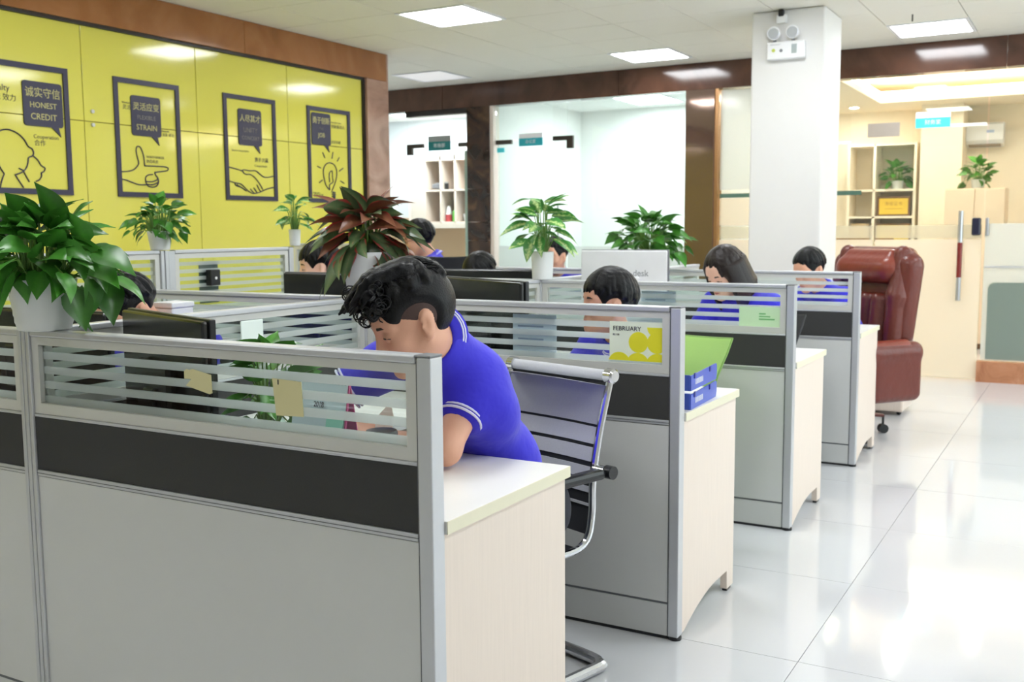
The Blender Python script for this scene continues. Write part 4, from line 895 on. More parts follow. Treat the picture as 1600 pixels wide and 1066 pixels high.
for (x, y, z, l, sd, n, sc) in ((-1.0, 11.42, 1.785, 'leafy plant in a white pot on the white shelf behind the glass', 4, 40, 1.0), (-.045, 10.72, 1.745, 'leafy plant on the cream cabinet behind the right glass door', 9, 40, 1.0)):
    t = thing('shelf_plant', l, 'plant', (x, y, z)); pot(t, .06, .075, .1); bush(t, 'pothos', n, .1, .18, .22, .11, rnd=random.Random(sd), low=-.2)
# ------------------------------------------------------------------ small things on glass and desks
note_m = mat('pale yellow note paper', rgb(222, 214, 166), .8, var=.03); paper = mat('white paper', rgb(236, 236, 232), .8, var=.02)
t = thing('sticky_note', 'torn pale yellow sticky note on the near glass, left of the plant', 'note', (-.652, -.0065, .998))
MB().prism([(-.044, .022), (-.036, .027), (-.028, .025), (-.018, .028), (.042, .018), (.044, -.024), (.035, -.027), (-.04, -.012), (-.022, .004), (-.044, .004)], -.0006, .0006, axis=1).build('paper', note_m, t, smooth=0)
t = thing('sticky_note', 'square pale yellow sticky note on the near glass, over the desk calendar', 'note', (-.38, -.0065, .982))
MB().prism([(-.045, .039), (.038, .036), (.042, -.04), (-.036, -.043)], -.0006, .0006, axis=1).build('paper', note_m, t, smooth=0)
bx('pen_mark', ink, t, -.029, -.026, -.0012, -.0006, .026, .037)
# desk calendar behind the glass
t = thing('desk_calendar', 'white and mint tent desk calendar with a spiral, behind the near glass', 'calendar', (-.435, .175, .75), aD(-4)); t.scale = (1, 1, 1.2)
mint = mat('mint print', rgb(146, 208, 190), .6); pageM = mat('pale blue page', rgb(206, 220, 230), .6); pink = mat('magenta edge', rgb(176, 60, 116), .5)
def slab(name, M, y0, y1, z0, z1, x0=-.085, x1=.085, th=.002):
    d = Vector((0, y1 - y0, z1 - z0)).normalized(); nrm = Vector((0, -d.z, d.y)) * th
    return MB().add([(x0, y0, z0), (x1, y0, z0), (x1, y1, z1), (x0, y1, z1)] + [(x0, y0 + nrm.y, z0 + nrm.z), (x1, y0 + nrm.y, z0 + nrm.z), (x1, y1 + nrm.y, z1 + nrm.z), (x0, y1 + nrm.y, z1 + nrm.z)], [(0, 1, 2, 3), (7, 6, 5, 4), (0, 4, 5, 1), (1, 5, 6, 2), (2, 6, 7, 3), (3, 7, 4, 0)]).build(name, M, t, smooth=0)
slab('front_board', pageM, -.045, -.002, 0, .2); slab('back_board', pink, .045, .002, 0, .2); slab('page_stack', pageM, -.041, -.001, .012, .198, -.08, .08, .003)
slab('mint_print', mint, -.0505, -.0435, .004, .04, -.084, .02, .0008); slab('mint_print', mint, -.032, -.018, .092, .145, .03, .083, .0195 / 10)
slab('page_edge', pink, -.046, -.003, 0, .2, .086, .09, .004)
sp = MB()
for k in range(16):
    x = -.075 + .01 * k; sp.tube([(x, .006 * math.cos(a * PI / 5), .2 + .006 * math.sin(a * PI / 5)) for a in range(10)], .0011, 5, closed=True)
o = sp.build('spiral_wire', black_pl, t); o['kind'] = 'stuff'
text('2018', .016, ink, t, (-.0, -.017, .155), (1, 0, 0), Vector((0, .21, .978)).normalized())
t = thing('pen_pot', 'dark grey desk container behind the right end of the near glass', 'pen pot', (-.245, .145, .75)); t.scale = (.86, .86, 1.18)
MB().lathe([(.036, 0), (.04, .004), (.04, .085)], 24, closed_ends=False).add([(.036 * math.cos(a * PI / 12), .036 * math.sin(a * PI / 12), .001) for a in range(24)], [tuple(range(24))]).build('cup', mat('smoked plastic', rgb(70, 76, 80), .25), t)
MB().lathe([(.041, .085), (.043, .088), (.043, .118), (.040, .123), (.02, .126)], 24).build('lid', black_pl, t.children[0])
t = thing('loose_papers', 'white papers lying on the desk behind the near glass', 'papers', (-.75, .42, .751), .15)
for k in range(3): bx('sheet', paper, t, -.1 + .006 * k, .11 + .006 * k, -.14, .15, .0006 * k, .0006 * k + .0005)
t = thing('keyboard', 'black keyboard on the desk of the nearest man', 'keyboard', (-.98, .46, .75), aD(-18)); bx('keyboard_base', black_pl, t, -.21, .21, -.06, .06, 0, .014, .004)
kb = MB()
for i in range(15):
    for j in range(5): kb.box(-.2 + .027 * i, -.177 + .027 * i, -.053 + .0215 * j, -.0345 + .0215 * j, .014, .019)
kb.build('keys', mat('key black', rgb(44, 46, 50), .5), t, smooth=0)['kind'] = 'stuff'
t = thing('note_card', 'blank white card clipped to the spine partition above the desk plant', 'card', (SX + .022, .775, .905)); bx('card_sheet', mat('pale green white acrylic', rgb(226, 238, 232), .4), t, 0, .006, -.05, .05, 0, .15, .004)
t = thing('white_box', 'white box on the left desk beside the bending woman', 'box', (-1.755, .93, .75)); bx('box_body', white_pl, t, -.05, .04, -.05, .05, 0, .32, .006); bx('box_lid', white_pl, t, -.053, .043, -.053, .053, .32, .34, .004)
# things on the second partition
t = thing('wall_calendar', 'yellow and white calendar sheet hung on the second partition glass', 'calendar', (-.247, S - .0075, .912))
bx('sheet', mat('pale mint paper', rgb(232, 240, 222), .6), t, 0, .205, 0, .0012, 0, .128); yel = mat('yellow print', rgb(228, 222, 40), .6)
def disc(cx, cz, r, z0=-9, z1=9):
    p = [(cx + r * math.cos(a * PI / 16), min(max(cz + r * math.sin(a * PI / 16), z0), z1)) for a in range(32)]
    disc.k = getattr(disc, 'k', 0) + 1
    return MB().prism(p, -.0004 - .0002 * disc.k, 0.0, axis=1).build('yellow_disc', yel, t, smooth=0)
disc(.102, .062, .034); disc(.166, .062, .034); disc(.168, .115, .036, -9, .112)
for q in (.035, .1, .168): disc(q, -.012, .04, .001)
text('FEBRUARY', .021, ink, t.children[0], (.012, -.0006, .105), (1, 0, 0), (0, 0, 1), align='LEFT')
text('02 / 28', .008, ink, t, (.012, -.0006, .085), (1, 0, 0), (0, 0, 1), align='LEFT', name='small_print')
blue = mat('blue translucent plastic', rgb(70, 96, 196), .3, var=.05)
for k, l in enumerate(('lower blue plastic file tray on the desk corner', 'upper blue plastic file tray with white slots, on top of the other')):
    t = thing('file_tray', l, 'tray', (-.118, S + .225, .7505 + .062 * k), aD(3), group='blue stacked file trays')
    bx('tray_floor', blue, t, -.11, .11, -.15, .15, 0.0, .004)
    for sx in (-1, 1):
        MB().prism([(-.15, .0), (.15, .0), (.158, .02), (.158, .048), (.15, .056), (-.15, .05)], sx * .112 - .002, sx * .112 + .002, axis=0).build('tray_side', blue, t, smooth=0)
    bx('tray_back', blue, t, -.11, .11, -.152, -.148, .0, .052)
    for q in range(7): bx('white_slot', paper, t, .1141, .1147, -.10 + .013 * q, -.094 + .013 * q, .016, .034)
    for q in (-.12, .06): bx('tray_clip', mat('dark blue plastic', rgb(44, 56, 150), .35), t, .114, .117, q, q + .014, .038, .056)
t = thing('green_card', 'pale green information card on the third partition glass', 'card', (-.245, 2 * S - .0075, .905)); bx('sheet', mat('pale green paper', rgb(206, 236, 196), .6), t, 0, .2, 0, .0012, 0, .088)
for q in range(3): bx('print_line', mat('green print', rgb(120, 190, 120), .6), t, .09, .16 - .02 * q, -.0006, 0, .03 + .012 * q, .036 + .012 * q)
for y0, l, x in ((S, 'sheet of papers pinned inside the second partition, left of the calendar', -.62), (2 * S, 'pale blue poster sheet inside the third partition', -.72)):
    t = thing('pinned_sheet', l, 'paper', (x, y0 + .0065, .90)); bx('sheet', mat('pale blue paper', rgb(214, 222, 238), .6), t, 0, .17, 0, .001, 0, .15)
    for q in range(4): bx('print_line', mat('grey blue print', rgb(150, 160, 190), .6), t, .02, .14 - .02 * (q % 2), -.0005, 0, .04 + .022 * q, .046 + .022 * q)
# dark box on the tall partition
t = thing('wall_box', 'small black box on the tall white partition glass in front of the yellow wall', 'switch box', (-2.53, 1.868, 1.085)); bx('box_body', black_pl, t, -.016, .02, -.03, .03, 0, .075, .004); MB().cyl((.02, 0, .035), (.023, 0, .035), .007, n=12).build('round_button', white_pl, t)
t = thing('wall_sheet', 'dark sheet behind the tall striped glass, around the black box', 'panel', (-2.556, 1.868, 1.0)); bx('sheet', mat('dark grey green sheet', rgb(70, 82, 78), .6), t, -.004, -.001, -.06, .06, 0, .2)
# white bottles on the low partition
t = thing('white_jug', 'round white plastic bottle with a screw cap on the low left partition', 'bottle', (-2.085, 2 * S, H0))
MB().lathe([(.03, 0), (.05, .004), (.052, .05), (.047, .066), (.025, .076), (.015, .08), (.015, .088)], 24).build('bottle_body', white_pl, t); MB().cyl((0, 0, .088), (0, 0, .1), .018, n=16).build('screw_cap', white_pl, t)
t = thing('white_bottle', 'slim tall white bottle on the low left partition, right of the red leaves', 'bottle', (-2.15, 2 * S + .012, H0))
MB().lathe([(.016, 0), (.019, .004), (.019, .15), (.017, .155)], 20).build('bottle_body', white_pl, t); MB().cyl((0, 0, .155), (0, 0, .185), .014, n=16).build('bottle_cap', white_pl, t)
t = thing('white_bottle', 'tapered white bottle beside the red leaved plant pot', 'bottle', (-2.235, 2 * S - .005, H0))
MB().lathe([(.02, 0), (.024, .004), (.026, .08), (.02, .13), (.014, .142)], 20).build('bottle_body', white_pl, t); MB().cyl((0, 0, .142), (0, 0, .158), .012, n=14).build('bottle_cap', white_pl, t)
t = thing('white_lampshade', 'rounded white desk lamp shade behind the red leaved plant', 'lamp', (-1.30, 1.80, .75))
MB().lathe([(.08, 0), (.08, .015), (.015, .02), (.012, .34)], 20).build('lamp_stem', white_pl, t); MB().lathe([(.085, .34), (.075, .40), (.05, .45), (.015, .465)], 24, closed_ends=False).build('lamp_shade', mat('off white shade', rgb(222, 222, 212), .6), t)

# ------------------------------------------------------------------ behind the glass: left room cubby, right room shelving
t = thing('cubby_shelf', 'wall hung maple cubby shelf with six open boxes behind the left glass door', 'shelf', (-6.73, 9.40, 1.42))
th = .022; W = 1.14; Hh = .87
bx('side_board', lam_wood, t, 0, .27, 0, .4, 0, Hh); bx('back_board', mat('brown back board', rgb(130, 112, 86), .6), t, .27, W, .385, .4, 0, Hh)
xs = [.27, .50, .72, .93, W]
for x in xs[1:]: bx('upright', lam_wood, t, x - th / 2, x + th / 2, 0, .385, 0, Hh)
for z in (0, .41, .80): bx('shelf_board', lam_wood, t, .27, W, 0, .385, z, z + th)
bx('base_board', lam_wood, t, .02, W, -.02, .4, -.06, -.001); bx('top_board', lam_wood, t, .27, W, 0, .385, .822, Hh)
def small(name, label, cat, loc, parts): 
    t = thing(name, label, cat, loc)
    for n, M, mb in parts: mb.build(n, M, t)
grn = mat('green plastic', rgb(96, 190, 70), .4)
small('white_jar', 'white jar with a green lid on top of the maple cubby shelf', 'jar', (-5.98, 9.55, 2.291), [('jar_body', white_pl, MB().lathe([(.05, 0), (.055, .01), (.055, .12)], 18)), ('jar_lid', teal_dk, MB().lathe([(.058, .12), (.058, .15)], 18))])
small('glass_dome', 'grey cable bundle in the upper left box of the maple cubby', 'cables', (-6.36, 9.52, 1.853), [('cable_coil', mat('grey cable', rgb(130, 132, 140), .5), MB().tube([(.06 * math.cos(a * .7), .05 * math.sin(a * .7), .02 + .003 * a) for a in range(22)], .012, 6))])
small('green_bottle', 'green plastic bottle in the lower middle box of the maple cubby', 'bottle', (-6.06, 9.5, 1.443), [('bottle_body', grn, MB().lathe([(.04, 0), (.045, .01), (.045, .13), (.02, .15)], 16)), ('bottle_cap', white_pl, MB().lathe([(.018, .15), (.018, .175)], 12))])
small('red_jar', 'red and white jar beside the green bottle in the maple cubby', 'jar', (-6.17, 9.5, 1.443), [('jar_body', mat('red plastic', rgb(190, 60, 70), .4), MB().lathe([(.035, 0), (.04, .01), (.04, .09)], 16)), ('jar_lid', white_pl, MB().lathe([(.038, .09), (.03, .16), (.012, .2)], 16))])
small('white_cup', 'white cup in the lower right box of the maple cubby', 'cup', (-5.88, 9.5, 1.443), [('cup_body', white_pl, MB().lathe([(.04, 0), (.06, .09)], 16)), ('cup_rim', white_pl, MB().lathe([(.06, .09), (.062, .095)], 16))])
small('dark_jar', 'small dark jar in the upper middle box of the maple cubby', 'jar', (-6.2, 9.5, 1.853), [('jar_body', black_pl, MB().lathe([(.03, 0), (.03, .08)], 14)), ('jar_lid', steel, MB().lathe([(.031, .08), (.031, .1)], 14))])
# right room
sh = mat('white lacquer shelf', rgb(244, 234, 216), .5)
t = thing('display_shelf', 'white display shelf with open compartments behind the right glass', 'shelf', (-1.56, 11.30, 0))
for x in (0, .30, .76): bx('upright', sh, t, x, x + .03, 0, .39, 0, 2.33)
for z in (0.05, .75, 1.13, 1.44, 1.76, 2.30): bx('shelf_board', sh, t, .03, .76, .0, .388, z, z + .025)
bx('back_board', mat('pale grey board', rgb(222, 214, 198), .6), t, .03, .76, .388, .4, 0, 2.33)
gold = mat('gold plaque', rgb(236, 200, 70), .3, metal=.2); dkf = mat('dark brown frame', rgb(110, 76, 46), .4)
for z, l, w_, h_ in ((1.466, 'gold certificate in a dark frame on the middle shelf compartment', .37, .23), (1.156, 'gold certificate in a dark frame on the compartment below the other one', .40, .22)):
    t = thing('framed_certificate', l, 'certificate', (-1.02, 11.34, z), group='gold certificates')
    for a in ((-w_ / 2, w_ / 2, 0, .02), (-w_ / 2, w_ / 2, h_ - .02, h_), (-w_ / 2, -w_ / 2 + .02, .02, h_ - .02), (w_ / 2 - .02, w_ / 2, .02, h_ - .02)): bx('frame_bar', dkf, t, a[0], a[1], -.01, .012, a[2], a[3])
    bx('plaque', gold, t, -w_ / 2 + .02, w_ / 2 - .02, -.004, .01, .02, h_ - .02); text('荣誉证书', .05, mat('bronze print', rgb(170, 120, 40), .5), t, (0, -.0046, h_ * .62), (1, 0, 0), (0, 0, 1)); bx('print_line', MATS['bronze print'], t, -.1, .1, -.0046, -.004, h_ * .36, h_ * .38)
t = thing('wooden_tissue_box', 'tan box on the left compartment of the display shelf', 'box', (-1.42, 11.42, 1.156)); bx('box_body', mat('tan carton', rgb(206, 180, 140), .6), t, -.09, .11, -.08, .08, 0, .2, .01); bx('box_lid', mat('tan carton', (0, 0, 0)), t, -.095, .115, -.085, .085, .2, .22, .004)
bx('wall_pier', cream_wall, None, -.72, -.27, 11.2, 11.7, 0, 2.74)['kind'] = 'structure'
t = thing('cream_cabinet', 'tall cream cabinet with a plant on top behind the right glass', 'cabinet', (-.05, 10.5, 0)); bx('body', mat('pinkish cream laminate', rgb(232, 210, 186), .5), t, -.3, .3, 0, .45, .06, 1.745); bx('plinth', dkf, t, -.28, .28, .02, .43, 0, .06)
for sx in (-1, 1): bx('cabinet_door', mat('pinkish cream laminate', (0, 0, 0)), t, min(sx * .003, sx * .297), max(sx * .003, sx * .297), -.018, -.001, .07, 1.735, .003)
for nm, l, loc, rz in (('air_conditioner', 'white wall air conditioner behind the right glass door', (-.07, 11.69, 2.25), 0), ('air_conditioner', 'white wall air conditioner in the middle frosted room', (-2.34, 9.2, 2.06), -PI / 2)):
    t = thing(nm, l, 'air conditioner', loc, rz)
    MB().prism([(0, 0), (-.16, .03), (-.2, .08), (-.2, .26), (-.18, .28), (0, .28)], -.2 if rz == 0 else -.4, .2 if rz == 0 else .4, axis=0).build('ac_body', white_pl, t, smooth=0, bevel=.008)
    MB().obox((0, -.13, .018), (.34, .1, .008), Matrix.Rotation(-.2, 3, 'X')).build('air_flap', mat('grey flap', rgb(150, 140, 126), .5), t, smooth=0)
    bx('indicator', mat('pale blue indicator', rgb(170, 190, 220), .4), t, .02, .1, -.203, -.2, .16, .19)
bx('middle_room_cabinet', mat('grey green glassy panel', rgb(170, 192, 182), .3), None, -3.95, -3.54, 8.95, 9.4, 0, 1.12); o = bpy.data.objects['middle_room_cabinet']; o.name = 'filing_cabinet'; tag(o, 'low grey green cabinet behind the frosted middle glass', 'cabinet')
# ------------------------------------------------------------------ people
skin = mat('skin', rgb(218, 164, 138), .5, var=.04, scale=30, bump=.04, bscale=300); skin_f = mat('fair skin', rgb(236, 190, 168), .5, var=.03, scale=30)
hair_m = mat('black hair', rgb(9, 9, 12), .4, var=.3, scale=60, bump=.2, bscale=200, spec=.25)
hair_b = mat('brown black hair', rgb(28, 18, 17), .4, var=.3, scale=60, bump=.2, bscale=150, spec=.35)
fade_m = mat('short clipped hair', rgb(72, 52, 48), .7, var=.25, scale=300)
shirt_m = mat('royal blue polo cotton', rgb(44, 34, 206), .75, var=.06, scale=20, bump=.7, bscale=11, sheen=.2)
trim_m = mat('white knitted trim', rgb(216, 216, 240), .7)
trous_m = mat('dark trousers', rgb(38, 40, 50), .8, var=.1)
shoe_m = mat('black shoe', rgb(24, 24, 26), .35)
lip_m = mat('lip', rgb(190, 112, 104), .5); brow_m = mat('eyebrow hair', rgb(40, 30, 28), .7); eye_w = mat('eye white', rgb(226, 222, 216), .25); iris_m = mat('dark iris', rgb(30, 20, 16), .15)
V = lambda *a: np.array(a, float)
def unit(v): return v / (np.linalg.norm(v) + 1e-9)
def frame(yaw, pitch=0.0, roll=0.0):
    """columns: forward, left, up"""
    M = Matrix.Rotation(yaw, 3, 'Z') @ Matrix.Rotation(pitch, 3, 'Y') @ Matrix.Rotation(roll, 3, 'X')
    return np.array(M)
def ik(a, b, l1, l2, pole):
    d = b - a; L = min(np.linalg.norm(d), (l1 + l2) * .995); d = unit(d); x = (l1 * l1 - l2 * l2 + L * L) / (2 * L); h = math.sqrt(max(l1 * l1 - x * x, 0))
    p = pole - d * (pole @ d); return a + d * x + unit(p) * h
def hand(F, w, d, n, side, curl=.5, s=1.0):
    """w wrist, d finger direction, n back-of-hand normal, side = direction towards the thumb"""
    d = unit(d); n = unit(n - d * (n @ d)); t = unit(side - d * (side @ d) - n * (side @ n)); R = np.stack([d, t, n], 1)
    c = w + d * .05 * s; F.ell(c, V(.055, .04, .017) * s, R, .015)
    for i, (o, L) in enumerate(((.028, .078), (.009, .086), (-.010, .080), (-.028, .062))):
        b = w + d * .085 * s + t * o * s; c1 = curl * (.8 + .15 * i)
        p1 = b + unit(d * math.cos(c1 * .5) - n * math.sin(c1 * .5)) * L * .45 * s; p2 = p1 + unit(d * math.cos(c1 * 1.3) - n * math.sin(c1 * 1.3)) * L * .32 * s; p3 = p2 + unit(d * math.cos(c1 * 1.9) - n * math.sin(c1 * 1.9)) * L * .25 * s
        F.cone(b, p1, .0095 * s, .0088 * s, .006); F.cone(p1, p2, .0088 * s, .008 * s, .004); F.cone(p2, p3, .008 * s, .0068 * s, .004)
    b = w + d * .02 * s + t * .03 * s; p1 = b + unit(d * .7 + t * .6 - n * .3) * .04 * s; p2 = p1 + unit(d * .9 + t * .15 - n * .4) * .032 * s
    F.cone(w + d * .012 * s + t * .015 * s, b, .014 * s, .013 * s, .01); F.cone(b, p1, .0125 * s, .0105 * s, .01); F.cone(p1, p2, .0105 * s, .008 * s, .004)
def head(F, c, R, s=1.0):
    L = lambda x, y, z: c + R @ V(x, y, z) * s
    F.ell(L(-.014, 0, .032), V(.098, .076, .088) * s, R, .02)
    F.ell(L(.022, 0, -.03), V(.068, .063, .088) * s, R, .03)
    for y in (-1, 1):
        F.cone(L(.0, y * .048, -.05), L(.066, y * .012, -.098), .026 * s, .021 * s, .025)
        F.ell(L(.056, y * .038, -.03), V(.026, .024, .026) * s, R, .02)
        F.cone(L(.076, y * .012, .020), L(.066, y * .046, .018), .012 * s, .011 * s, .015)
    F.ell(L(.074, 0, .045), V(.02, .045, .04) * s, R, .03)
    for y in (-1, 1): F.ell(L(.098, y * .034, -.002), V(.022, .018, .012) * s, R, .018, 'sub')
    for y in (-1, 1): F.ell(L(.072, y * .033, -.003), V(.0165, .017, .0125) * s, R, .008)
    F.cone(L(.086, 0, .008), L(.106, 0, -.036), .0085 * s, .0115 * s, .014)
    for y in (-1, 1): F.ell(L(.096, y * .012, -.041), V(.011, .008, .008) * s, R, .008)
    F.cone(L(.087, -.018, -.066), L(.087, .018, -.066), .0085 * s, .0085 * s, .012); F.cone(L(.086, -.015, -.078), L(.086, .015, -.078), .0085 * s, .0085 * s, .010)
    F.cone(L(.096, -.02, -.072), L(.096, .02, -.072), .003 * s, .003 * s, .006, 'sub')
    F.ell(L(.074, 0, -.104), V(.018, .02, .014) * s, R, .02)
    for y in (-1, 1):
        Re = R @ np.array(Matrix.Rotation(y * .35, 3, 'Z') @ Matrix.Rotation(-.18, 3, 'Y'))
        F.ell(L(-.012, y * .081, -.008), V(.021, .0085, .034) * s, Re, .008); F.ell(L(-.004, y * .092, -.004), V(.011, .008, .019) * s, Re, .006, 'sub'); F.ell(L(-.006, y * .078, -.036), V(.009, .007, .010) * s, Re, .008)
    return L
def hair_mesh(style, M, h=.0042):
    F = Field((-.19, -.16, -.30 if style in ('long',) else -.16), (.17, .16, .19), h)
    rnd = random.Random(hash(style) % 7 + 3 if False else {'curly': 5, 'fringe': 6, 'short': 7, 'long': 8, 'pulled': 9}[style])
    vol = {'curly': .012, 'fringe': .012, 'short': .006, 'long': .010, 'pulled': .004}[style]
    C = V(-.014, 0, .034); A = V(.100 + vol, .079 + vol * .7, .092 + vol)
    F.ell(C, A, None, .01)
    low = {'curly': .028, 'fringe': -.02, 'short': -.005, 'long': -.05, 'pulled': -.02}[style]
    # face opening and ears
    F.ell((.108, 0, {'curly': -.032, 'fringe': -.045, 'short': -.04, 'long': -.042, 'pulled': -.045}[style]), V(.082, .13 if style in ('short', 'fringe') else .075, {'curly': .100, 'fringe': .104, 'short': .108, 'long': .112, 'pulled': .115}[style]), None, .012, 'sub')
    if style in ('curly', 'fringe', 'short', 'pulled'):
        for y in (-1, 1):
            F.ell((.0, y * .098, -.03), V(.05, .05, .06 if style != 'curly' else .075), None, .01, 'sub')
        F.plane((-.05, 0, -.062 if style != 'curly' else -.05), (.55, 0, -.83))
        if style == 'curly':
            for y in (-1, 1): F.ell((.02, y * .120, -.014), V(.115, .063, .088), None, .010, 'sub')
    # combed locks
    n = {'curly': 70, 'fringe': 80, 'short': 60, 'long': 90, 'pulled': 50}[style]
    for i in range(n):
        az = 2 * PI * (i + rnd.random() * .8) / n; fr = (1 + math.cos(az)) / 2; sd = abs(math.sin(az))
        t1 = {'curly': 1.25 * fr + 1.2 * (1 - fr) - .25 * sd, 'fringe': 1.28 * fr + 1.9 * (1 - fr) - .1 * sd, 'short': 1.05 * fr + 1.8 * (1 - fr), 'long': (1.05 + .6 * (fr < .9)) * fr + 1.9 * (1 - fr), 'pulled': 1.0 * fr + 1.75 * (1 - fr)}[style]
        t1 *= rnd.uniform(.88, 1.08); t0 = rnd.uniform(.05, .35); w = rnd.uniform(-.25, .25); ps = []
        k = 6
        for j in range(k + 1):
            t = t0 + (t1 - t0) * j / k; a = az + w * math.sin(2.6 * j / k) + (.12 * math.sin(5 * j / k + i) if style == 'curly' else 0)
            e = 1.0 + (.045 * math.sin(3 * j / k + i) if style == 'curly' else .012)
            ps.append(C + A * e * V(math.sin(t) * math.cos(a), math.sin(t) * math.sin(a), math.cos(t)))
        for j in range(k): F.cone(ps[j], ps[j + 1], .0105 - .004 * j / k, .0105 - .004 * (j + 1) / k, .007)
        if style == 'fringe' and fr > .72:
            F.cone(ps[-1], ps[-1] + V(.006, 0, -.016), .0065, .003, .006)
    if style == 'curly':                      # tall wavy top falling forward over the brow
        for i in range(46):
            y = rnd.uniform(-.06, .06); z0 = rnd.uniform(.10, .135); p = V(rnd.uniform(-.04, .03), y, z0); a = rnd.uniform(-.5, .5); ps = [p]
            for j in range(6):
                q = ps[-1] + V(.021, .006 * math.sin(2.2 * j + i), [.010, .004, -.002, -.009, -.014, -.012][j] * rnd.uniform(.7, 1.2)); ps.append(q)
            for j in range(6): F.cone(ps[j], ps[j + 1], .0115 - .0013 * j, .0115 - .0013 * (j + 1), .006)
        for i in range(26):                   # curls hanging at the front
            y = rnd.uniform(-.065, .075); c0 = V(.094 + rnd.uniform(-.014, .014) - 2.5 * y * y, y, .082 + rnd.uniform(-.02, .03)); rad = rnd.uniform(.009, .016); a0 = rnd.uniform(0, 6.28); ps = []
            for j in range(9): a = a0 + j * .62; ps.append(c0 + V(rad * math.cos(a), .0028 * (j - 4), rad * math.sin(a)))
            for j in range(8): F.cone(ps[j], ps[j + 1], .0045, .0042, .003)
    if style == 'long':
        for i in range(64):
            az = .95 + (2 * PI - 1.9) * (i + rnd.random()) / 64; rr = 1 + .05 * rnd.random(); p = C + A * rr * V(.98 * math.cos(az), .98 * math.sin(az), .12); q = p + V(-.012 + .012 * math.cos(az), .012 * math.sin(az), -.13); e = q + V(-.005, -.015 * math.sin(az), -rnd.uniform(.08, .14))
            F.cone(p, q, .015, .014, .012); F.cone(q, e, .014, .006, .012)
        F.ell((-.05, 0, -.10), V(.075, .092, .14), None, .03)
        F.ell((.06, 0, -.10), V(.075, .06, .12), None, .02, 'sub')
    if style == 'pulled':
        F.ell((-.095, 0, .01), V(.035, .045, .045), None, .02)
    me = F.mesh('hair', M); mb = MB(); mb.add([tuple(v.co) for v in me.vertices], [tuple(p.vertices) for p in me.polygons])
    # loose strands over the combed mass
    ns = {'curly': 420, 'fringe': 260, 'short': 160, 'long': 300, 'pulled': 200}[style]
    for i in range(ns):
        az = rnd.uniform(0, 2 * PI); fr = (1 + math.cos(az)) / 2; sd = abs(math.sin(az)); t0 = rnd.uniform(.0, .6)
        t1 = {'curly': 1.15 * fr + 1.15 * (1 - fr) - .25 * sd, 'fringe': 1.3 * fr + 1.75 * (1 - fr) - .1 * sd, 'short': 1.0 * fr + 1.7 * (1 - fr), 'long': 1.0 * fr + 1.9 * (1 - fr), 'pulled': .95 * fr + 1.7 * (1 - fr)}[style] * rnd.uniform(.75, 1.0)
        w = rnd.uniform(-.4, .4); ph = rnd.uniform(0, 6); ps = []; lift = rnd.uniform(.03, .11) if style == 'curly' else rnd.uniform(.015, .035)
        for j in range(8):
            t = t0 + max(t1 - t0, .2) * j / 7; a = az + w * j / 7 + (.12 * math.sin(.9 * j + ph) if style == 'curly' else 0); e = 1 + lift + (.03 * math.sin(1.1 * j + ph) if style == 'curly' else 0)
            q = C + A * e * V(math.sin(t) * math.cos(a), math.sin(t) * math.sin(a), math.cos(t))
            if style == 'curly': q = q + V(.018, 0, .012) * max(0, math.cos(a)) * (j / 7)
            ps.append(tuple(q))
        mb.tube(ps, [.0012, .0018, .002, .002, .002, .0018, .0014, .0007], 4)
    if style == 'curly':
        for i in range(70):
            y = rnd.uniform(-.075, .085); c0 = V(.098 + rnd.uniform(-.03, .022) - 2.5 * y * y, y, .078 + rnd.uniform(-.03, .05)); rad = rnd.uniform(.007, .017); a0 = rnd.uniform(0, 6.28); dr = rnd.uniform(-.002, .002)
            mb.tube([tuple(c0 + V(rad * math.cos(a0 + j * .6), dr * (j - 5) * 2, rad * math.sin(a0 + j * .6))) for j in range(11)], [.0008] + [.0017] * 9 + [.0006], 4)
    m2 = mb.mesh('hair'); m2.materials.append(M); m2.polygons.foreach_set('use_smooth', [True] * len(m2.polygons)); bpy.data.meshes.remove(me)
    return m2
